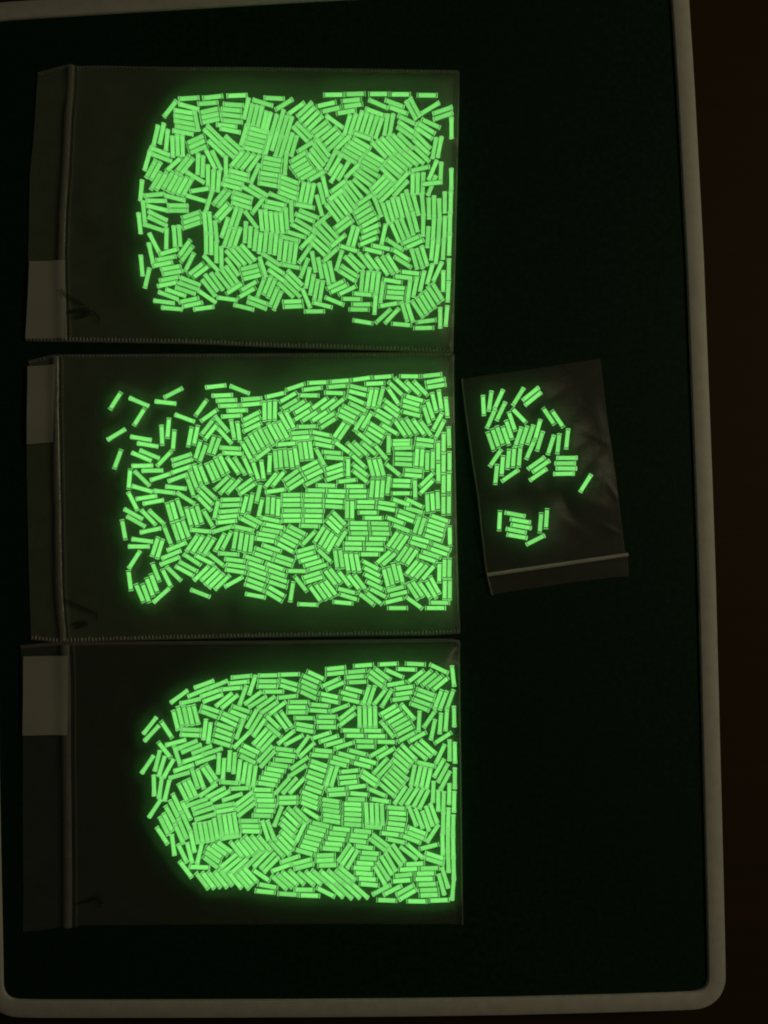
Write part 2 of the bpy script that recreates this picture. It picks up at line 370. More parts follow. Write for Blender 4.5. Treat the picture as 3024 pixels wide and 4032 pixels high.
# ------------------------------------------------------------------ vials (pixel x, y, angle in degrees, 1 = lying on top of others)
DATA = {
0: '''1903.5,1596.5,87.5,0 1929.9,1579.4,98.1,0 1964.4,1571.4,114.4,0 1933.3,1649.6,113.7,0 1972.7,1619.6,115.6,0 2040.9,1562.0,121.9,0 2089.8,1550.9,141.1,0 2098.9,1570.3,141.0,0 2044.5,1636.7,45.8,0 2016.1,1659.5,70.8,0 2004.9,1692.5,71.6,0 1991.5,1716.1,70.8,0 1968.8,1715.0,70.8,0 1950.9,1725.3,71.1,0 1932.2,1738.3,70.9,0 2041.3,1719.6,108.1,0 2063.9,1715.5,108.0,0 2087.8,1711.8,108.2,0 2117.6,1690.9,105.3,0 2126.1,1737.2,106.9,0 2087.8,1771.5,113.7,0 2160.6,1639.0,56.0,0 2195.6,1649.4,55.7,0 2233.2,1728.2,96.0,0 2169.2,1752.0,107.7,0 2198.7,1747.6,96.3,0 2232.4,1803.1,0.0,0 2225.4,1824.3,0.0,0 2230.3,1844.6,0.6,0 2220.7,1865.6,179.0,0 2306.0,1902.9,122.3,0 2111.4,1823.6,144.7,0 2130.3,1836.5,145.3,0 2119.4,1868.9,145.4,0 1951.2,1803.5,124.3,0 1953.7,1867.8,95.6,0 1977.9,1833.3,94.5,0 2001.2,1808.5,95.0,0 2022.4,1801.5,94.3,0 2045.7,1799.0,94.9,0 2008.7,1872.6,145.4,0 1967.0,2050.4,92.9,0 2027.9,2025.5,10.6,0 2048.9,2050.6,10.1,0 2052.0,2072.5,10.1,0 2032.5,2089.7,11.4,0 2035.9,2111.8,10.0,0 2128.2,2058.7,94.3,0 2152.0,2042.3,93.6,0 2108.5,2126.3,153.1,0''',
1: '''743.5,387.2,176.4,0 837.4,382.2,173.7,0 933.1,376.2,177.7,0 670.4,428.2,128.0,0 743.4,420.2,15.1,0 725.5,440.3,9.0,0 725.2,461.5,9.3,0 726.3,482.5,10.3,0 730.7,503.4,10.3,0 720.1,521.6,10.3,0 777.9,484.2,78.4,1 818.6,406.5,175.7,0 824.2,435.5,167.5,0 827.3,455.6,168.0,0 830.6,475.2,168.1,0 919.2,412.6,3.9,0 910.8,432.7,5.4,0 911.0,454.4,6.8,0 914.5,477.2,6.3,0 892.4,495.3,6.1,0 910.2,523.1,11.6,1 969.9,426.8,102.8,0 613.4,533.4,102.9,0 637.3,525.6,101.7,0 657.0,550.9,95.1,0 628.9,595.7,22.1,0 636.9,620.9,20.7,0 580.2,631.7,105.9,0 679.6,577.4,87.9,0 699.2,571.6,87.9,0 719.1,574.3,87.9,0 769.8,548.9,155.2,0 775.1,568.2,155.2,0 781.5,588.7,157.4,0 845.4,522.6,44.1,0 905.3,579.0,42.3,0 832.9,538.1,44.2,0 892.7,594.3,42.3,0 851.0,583.3,43.9,0 918.8,563.3,41.3,0 960.4,531.6,106.3,0 829.0,627.5,64.3,0 853.0,631.6,64.3,0 889.5,654.5,89.5,0 779.2,645.2,91.8,0 798.7,655.0,91.8,0 818.8,690.5,89.8,0 839.5,710.5,92.1,0 860.4,713.9,93.9,0 683.9,647.1,138.0,0 719.6,644.5,128.5,0 736.6,655.0,128.5,0 768.7,697.9,31.0,0 594.7,664.7,118.4,0 613.4,673.2,119.2,0 933.6,625.3,129.6,0 954.5,631.1,129.6,0 975.9,636.5,129.3,0 999.3,642.9,125.1,0 1034.7,404.8,16.8,0 1079.5,387.1,2.6,0 1118.3,411.6,148.3,0 1165.9,427.5,144.8,0 985.0,450.1,103.1,0 1004.3,454.3,103.1,0 1023.7,458.5,103.1,0 1040.4,478.4,102.9,0 1056.2,482.4,104.9,0 1079.3,490.1,106.0,0 1105.6,471.7,106.6,0 1119.0,496.5,106.5,0 1138.8,499.2,106.5,0 1055.8,570.5,106.5,0 1082.0,552.0,106.5,0 1095.1,577.3,106.5,0 1114.9,580.3,106.5,0 1140.7,563.1,106.4,0 1158.0,575.3,106.0,0 1019.4,513.0,14.0,0 1013.8,532.0,14.1,0 1008.1,551.0,14.0,0 1002.5,570.0,14.1,0 997.0,589.0,14.0,0 1004.8,682.8,114.0,0 1073.5,626.4,10.5,0 1069.8,645.8,10.5,0 1068.9,666.1,10.1,0 1060.3,686.1,9.2,0 1057.4,706.2,9.2,0 1056.1,727.1,10.0,0 1124.6,646.2,94.5,0 1199.5,431.0,136.4,0 1210.4,450.3,136.5,0 1226.5,467.1,135.8,0 1240.6,484.9,135.9,0 1196.1,512.8,44.9,0 1182.8,528.5,45.9,0 1258.0,501.2,141.6,0 1269.9,518.5,142.6,0 1294.0,526.6,140.8,0 1308.1,544.6,138.7,0 1321.4,561.6,136.2,0 1316.7,478.7,35.9,0 1284.9,410.8,167.5,0 1303.6,431.5,166.9,0 1383.2,394.9,174.4,0 1389.2,415.5,172.4,0 1363.5,440.4,170.3,0 1314.2,373.2,179.2,0 1398.3,370.1,177.9,0 1367.2,491.5,106.8,0 1389.9,487.5,107.9,0 1350.9,560.8,136.2,0 1204.0,576.6,147.8,0 1271.5,581.4,52.6,0 1261.3,601.3,51.9,0 1249.9,618.8,51.9,0 1239.5,637.7,51.9,0 1175.7,617.8,147.8,0 1176.0,642.0,149.5,0 1187.6,658.5,149.9,0 1199.3,674.6,150.0,0 1213.9,689.0,149.9,0 1248.4,692.3,150.4,0 1304.1,630.1,116.8,0 1318.2,653.0,121.1,0 1323.5,682.7,121.1,0 1352.6,672.8,121.1,0 1388.9,671.7,135.8,0 1366.1,621.3,30.0,0 1382.5,607.9,30.0,0 1395.3,592.3,30.2,0 1408.9,577.3,30.2,0 1490.7,370.1,0.0,0 1576.6,371.6,0.0,0 1682.1,375.1,0.6,0 1489.3,409.2,23.8,0 1553.8,407.8,20.4,0 1568.0,434.3,20.4,0 1476.3,441.7,20.4,0 1618.2,433.8,61.7,0 1634.1,421.6,61.6,0 1694.6,425.6,148.6,0 1742.4,434.9,160.9,0 1744.6,457.5,160.6,0 1777.5,503.5,89.8,0 1696.4,486.4,24.7,0 1414.4,476.7,107.4,0 1433.8,483.8,107.0,0 1453.3,491.2,107.2,0 1472.5,498.5,108.1,0 1491.4,505.5,108.5,0 1520.3,490.7,99.7,0 1541.6,489.6,99.6,0 1427.9,536.6,20.6,0 1425.3,564.0,30.2,0 1602.4,472.6,26.2,0 1601.7,501.4,35.4,0 1491.6,589.4,47.2,0 1511.4,581.6,47.2,0 1528.8,571.2,47.2,0 1552.0,567.2,47.2,0 1573.9,560.6,46.1,0 1597.9,555.2,44.3,0 1597.1,523.0,36.1,0 1479.7,618.7,30.4,0 1466.4,633.8,30.4,0 1455.1,650.2,30.3,0 1458.5,675.6,31.0,0 1529.4,688.3,44.7,0 1544.1,671.3,40.9,0 1555.1,654.5,40.8,0 1569.8,640.6,40.2,0 1587.7,629.6,40.1,0 1612.6,624.3,39.7,0 1636.5,618.1,40.1,0 1660.9,608.1,44.0,0 1659.7,578.7,43.5,0 1665.6,555.0,45.5,0 1678.9,504.6,31.6,0 1668.8,523.8,34.3,0 1710.4,583.0,100.8,0 1731.3,579.2,100.8,0 1704.2,669.4,113.1,0 1735.8,680.4,92.9,0 1777.0,704.7,90.0,0 1652.8,665.0,167.6,0 614.2,712.4,120.3,0 635.6,715.1,120.3,0 661.5,710.1,120.1,0 679.6,719.5,119.3,0 697.4,728.3,119.3,0 717.9,732.2,119.3,0 737.1,738.5,119.3,0 556.1,749.3,95.4,0 606.7,767.0,174.5,0 615.0,790.8,1.1,0 617.4,819.1,13.2,0 689.0,779.9,14.4,0 700.3,809.3,0.6,0 700.1,829.2,0.5,0 566.4,831.9,84.7,0 549.6,879.1,83.9,0 621.0,849.9,26.0,0 620.6,871.8,26.0,0 604.0,895.1,18.2,0 655.2,939.7,91.1,0 686.7,930.1,85.9,0 707.2,927.9,85.5,0 606.4,954.9,62.6,0 594.0,996.7,77.8,0 663.8,991.3,163.9,0 653.3,1017.0,168.6,0 639.8,1039.9,168.6,0 726.4,977.4,124.7,0 735.7,1000.2,126.4,0 746.4,1032.2,115.8,0 752.6,845.9,161.1,0 754.4,866.2,161.1,0 756.2,886.6,161.1,0 787.3,747.5,171.1,0 772.8,781.4,16.9,0 822.4,793.7,107.6,0 807.5,875.9,84.9,0 827.5,876.3,84.9,0 811.6,958.6,89.6,0 831.5,961.2,89.5,0 850.4,910.8,84.9,0 851.8,993.4,89.3,0 871.8,1012.3,89.3,0 864.4,774.8,129.4,0 882.6,783.9,129.4,0 871.5,828.5,132.5,0 886.8,841.1,132.5,0 955.9,768.8,17.8,0 951.1,788.1,17.8,0 950.9,808.8,17.8,0 941.8,680.8,14.9,0 940.7,701.0,14.9,0 918.7,715.7,14.9,0 911.1,734.2,14.9,0 919.9,854.4,108.6,0 938.6,860.9,108.6,0 885.2,895.6,108.6,0 894.0,932.2,108.3,0 912.7,938.9,108.3,0 934.7,935.1,108.3,0 988.9,865.2,53.8,0 966.0,913.8,93.6,0 1018.9,749.8,30.6,0 991.2,756.4,30.6,0 1016.2,809.3,127.0,0 1139.4,708.2,21.6,0 1137.9,729.0,21.7,0 1136.5,749.7,21.7,0 1133.4,769.8,21.7,0 1097.5,776.8,21.7,0 1086.6,800.8,12.3,0 1073.6,818.3,12.3,0 1147.5,831.6,88.0,0 1128.1,860.1,85.7,0 1028.7,867.1,84.7,0 1048.5,866.0,84.7,0 1069.2,874.5,84.7,0 1089.3,876.8,84.7,0 1109.3,878.0,84.7,0 984.7,933.4,93.5,0 1005.2,946.1,96.1,0 1023.9,957.5,96.1,0 1045.4,949.2,95.1,0 1065.1,958.1,95.2,0 1084.6,962.7,95.2,0 1102.6,983.0,95.2,0 1123.0,989.8,96.4,0 1142.5,994.3,96.5,0 1162.3,997.4,96.9,0 1141.6,939.1,13.7,0 1165.2,922.9,17.6,0 1217.0,842.9,22.3,0 1200.0,857.3,22.3,0 1198.8,885.3,31.6,0 1182.2,901.1,28.4,0 1189.7,757.6,101.3,0 1209.1,761.3,101.3,0 1228.9,763.4,101.3,0 1198.9,811.3,11.3,0 1280.2,734.1,76.6,0 1266.1,761.8,75.7,0 1257.7,808.8,74.5,0 1267.2,868.1,141.1,0 1332.7,732.9,143.0,0 1322.4,766.4,142.6,0 1399.3,747.2,51.2,0 1383.1,761.4,53.5,0 1377.4,789.0,55.1,0 1361.4,801.1,54.7,0 1344.6,813.6,53.2,0 1327.0,827.0,52.9,0 1308.9,838.3,53.1,0 1347.4,875.4,143.0,0 1358.7,891.7,142.9,0 1381.3,927.8,105.9,0 1400.5,933.7,105.4,0 1329.8,949.8,139.6,0 1301.8,906.3,47.3,0 1284.1,921.2,46.4,0 1267.6,934.3,44.8,0 1266.2,964.2,42.2,0 1252.0,979.8,43.9,0 1210.3,949.6,132.7,0 1199.8,1001.9,124.5,0 1301.3,1004.0,137.0,0 1373.6,979.0,17.2,0 1442.4,692.3,35.4,0 1427.3,706.9,36.2,0 1421.8,733.4,43.0,0 1437.4,786.0,145.1,0 1488.6,719.6,135.3,0 1502.5,733.8,135.3,0 1515.7,748.5,135.3,0 1524.7,767.8,135.7,0 1581.2,708.3,131.3,0 1578.0,742.3,132.5,0 1624.8,724.9,91.1,0 1644.6,723.1,91.1,0 1665.5,721.6,92.1,0 1700.5,730.5,112.0,0 1698.6,729.9,173.4,1 1774.7,793.2,91.1,0 1771.8,877.5,91.2,0 1769.5,963.4,92.0,0 1751.4,796.9,90.0,0 1751.3,892.6,91.8,0 1746.1,980.0,93.0,0 1709.2,812.0,90.0,0 1707.1,899.4,93.3,0 1701.2,983.1,95.6,0 1730.3,824.1,88.1,0 1728.0,909.9,93.2,0 1720.6,996.6,97.0,0 1688.8,821.0,89.1,0 1684.9,933.9,93.9,0 1664.4,805.8,84.9,0 1666.1,888.7,91.0,0 1638.1,807.4,75.4,0 1610.0,787.8,74.5,0 1593.7,803.2,74.5,0 1575.2,817.2,75.2,0 1554.6,817.7,74.9,0 1537.2,831.0,74.0,0 1518.8,841.3,72.8,0 1634.5,872.5,75.6,0 1616.7,885.8,74.8,0 1595.3,898.0,68.3,0 1575.2,905.0,68.2,0 1555.7,915.6,66.2,0 1487.3,814.7,69.4,0 1424.7,820.3,146.7,0 1433.5,839.3,148.0,0 1443.1,857.9,149.5,0 1455.8,875.0,151.0,0 1459.9,898.9,156.2,0 1454.5,924.3,156.3,0 1449.9,950.4,157.1,0 1510.7,923.1,101.9,0 1501.4,974.0,12.7,0 1470.2,987.9,13.5,0 1555.0,963.6,33.3,0 1579.8,1003.5,33.1,0 1585.6,1032.0,32.2,0 1617.4,944.9,156.8,0 1632.2,960.9,155.7,0 557.9,1045.7,84.8,0 579.7,1094.7,103.0,0 672.5,1054.5,169.9,0 679.5,1073.4,169.9,0 667.2,1097.2,168.5,0 659.7,1119.1,168.2,0 771.2,1059.4,141.8,0 791.3,1070.2,143.3,0 749.8,1107.7,20.9,0 743.1,1126.9,20.1,0 730.2,1144.4,18.7,0 692.0,1152.5,18.9,0 662.6,1164.0,20.9,0 816.3,1168.5,34.3,0 646.0,1188.9,7.4,0 676.7,1214.5,5.0,0 743.4,1181.9,167.8,0 758.4,1199.2,167.8,0 802.3,1213.1,172.2,0 821.6,1133.8,51.7,0 832.0,1113.6,52.9,0 854.2,1108.9,54.3,0 877.7,1104.1,51.7,0 895.8,1092.4,54.0,0 912.7,1081.7,53.8,0 914.6,1050.5,54.0,0 977.7,994.4,47.8,0 961.1,1005.5,47.8,0 938.2,1010.5,48.9,0 917.3,1017.6,48.7,0 830.3,1036.2,46.6,0 981.2,1052.7,166.0,0 987.4,1071.6,166.0,0 992.9,1090.6,166.0,0 923.4,1136.0,146.9,0 980.0,1125.5,150.1,0 972.3,1152.8,150.2,0 894.1,1176.6,7.7,0 960.0,1209.8,13.6,0 1066.3,1020.4,33.3,0 1083.8,1055.6,33.3,0 1090.3,1086.2,36.5,0 1035.0,1051.5,71.8,0 1145.1,1048.3,11.4,0 1198.1,1055.5,111.3,0 1235.4,1031.0,79.7,0 1260.4,1055.0,79.0,0 1286.6,1079.3,77.3,0 1305.3,1069.2,78.0,0 1335.3,1025.6,107.1,0 1212.2,1093.5,101.1,0 1228.3,1121.0,100.7,0 1244.9,1140.6,100.7,0 1265.2,1145.1,99.6,0 1161.8,1093.4,45.1,0 1152.1,1111.6,45.1,0 1152.8,1140.9,43.9,0 1124.6,1142.1,43.2,0 1027.0,1133.0,110.6,0 1053.0,1123.7,112.4,0 1069.3,1136.1,112.4,0 1077.9,1169.3,112.7,0 1093.4,1184.3,112.4,0 1015.6,1183.1,20.6,0 1011.0,1202.5,20.6,0 1152.2,1187.2,177.9,0 1155.2,1206.9,177.9,0 1206.0,1174.5,67.8,0 1238.1,1226.0,179.8,0 1269.2,1200.5,14.6,0 1317.0,1185.7,21.9,0 1321.1,1120.8,155.5,0 1335.0,1136.3,155.5,0 1367.9,1143.3,154.5,0 1377.5,1068.2,33.2,0 1368.7,1087.6,32.3,0 1385.5,1039.2,45.2,0 1404.9,1028.9,43.5,0 1385.3,1177.1,1.5,0 1439.1,1029.7,52.2,0 1465.5,1031.3,52.4,0 1504.0,1048.4,56.0,0 1526.2,1043.9,58.0,0 1545.5,1037.3,58.0,0 1425.0,1106.0,95.2,0 1446.2,1108.2,97.3,0 1467.2,1109.0,97.0,0 1486.9,1111.7,96.9,0 1428.9,1158.5,5.3,0 1424.4,1198.6,0.0,0 1413.8,1218.7,0.6,0 1477.2,1197.1,94.3,0 1503.4,1151.6,97.5,0 1545.0,1106.5,9.2,0 1589.9,1091.6,6.3,0 1616.1,1073.6,6.4,0 1559.3,1132.3,4.3,0 1557.5,1152.3,3.9,0 1554.0,1171.9,3.9,0 1610.3,1145.2,97.4,0 1635.0,1130.0,101.3,0 1662.5,1106.7,102.1,0 1693.1,1078.2,105.4,0 1723.5,1068.7,114.4,0 1745.3,1106.3,90.7,0 1767.2,1060.0,91.0,0 1764.6,1148.2,92.6,0 1530.7,1199.6,170.2,0 1508.8,1244.6,137.2,0 1543.4,1243.9,133.5,0 1428.9,1267.2,9.5,0 1581.0,1277.7,5.0,0 1668.5,1291.3,178.9,0 1677.7,1264.4,172.8,0 1592.4,1226.9,73.2,0 1614.2,1228.8,72.7,0 1643.5,1217.3,56.3,0 1661.1,1205.2,58.5,0 1676.0,1191.1,58.7,0 1693.0,1179.3,58.8,0 1706.3,1160.9,56.8,0 1723.4,1148.8,58.4,0 1733.3,1251.4,90.0,0 1758.2,1243.9,95.1,0 1631.5,1020.1,74.0,0 1652.7,1017.8,72.2,0 1671.5,1007.2,74.0,0''',
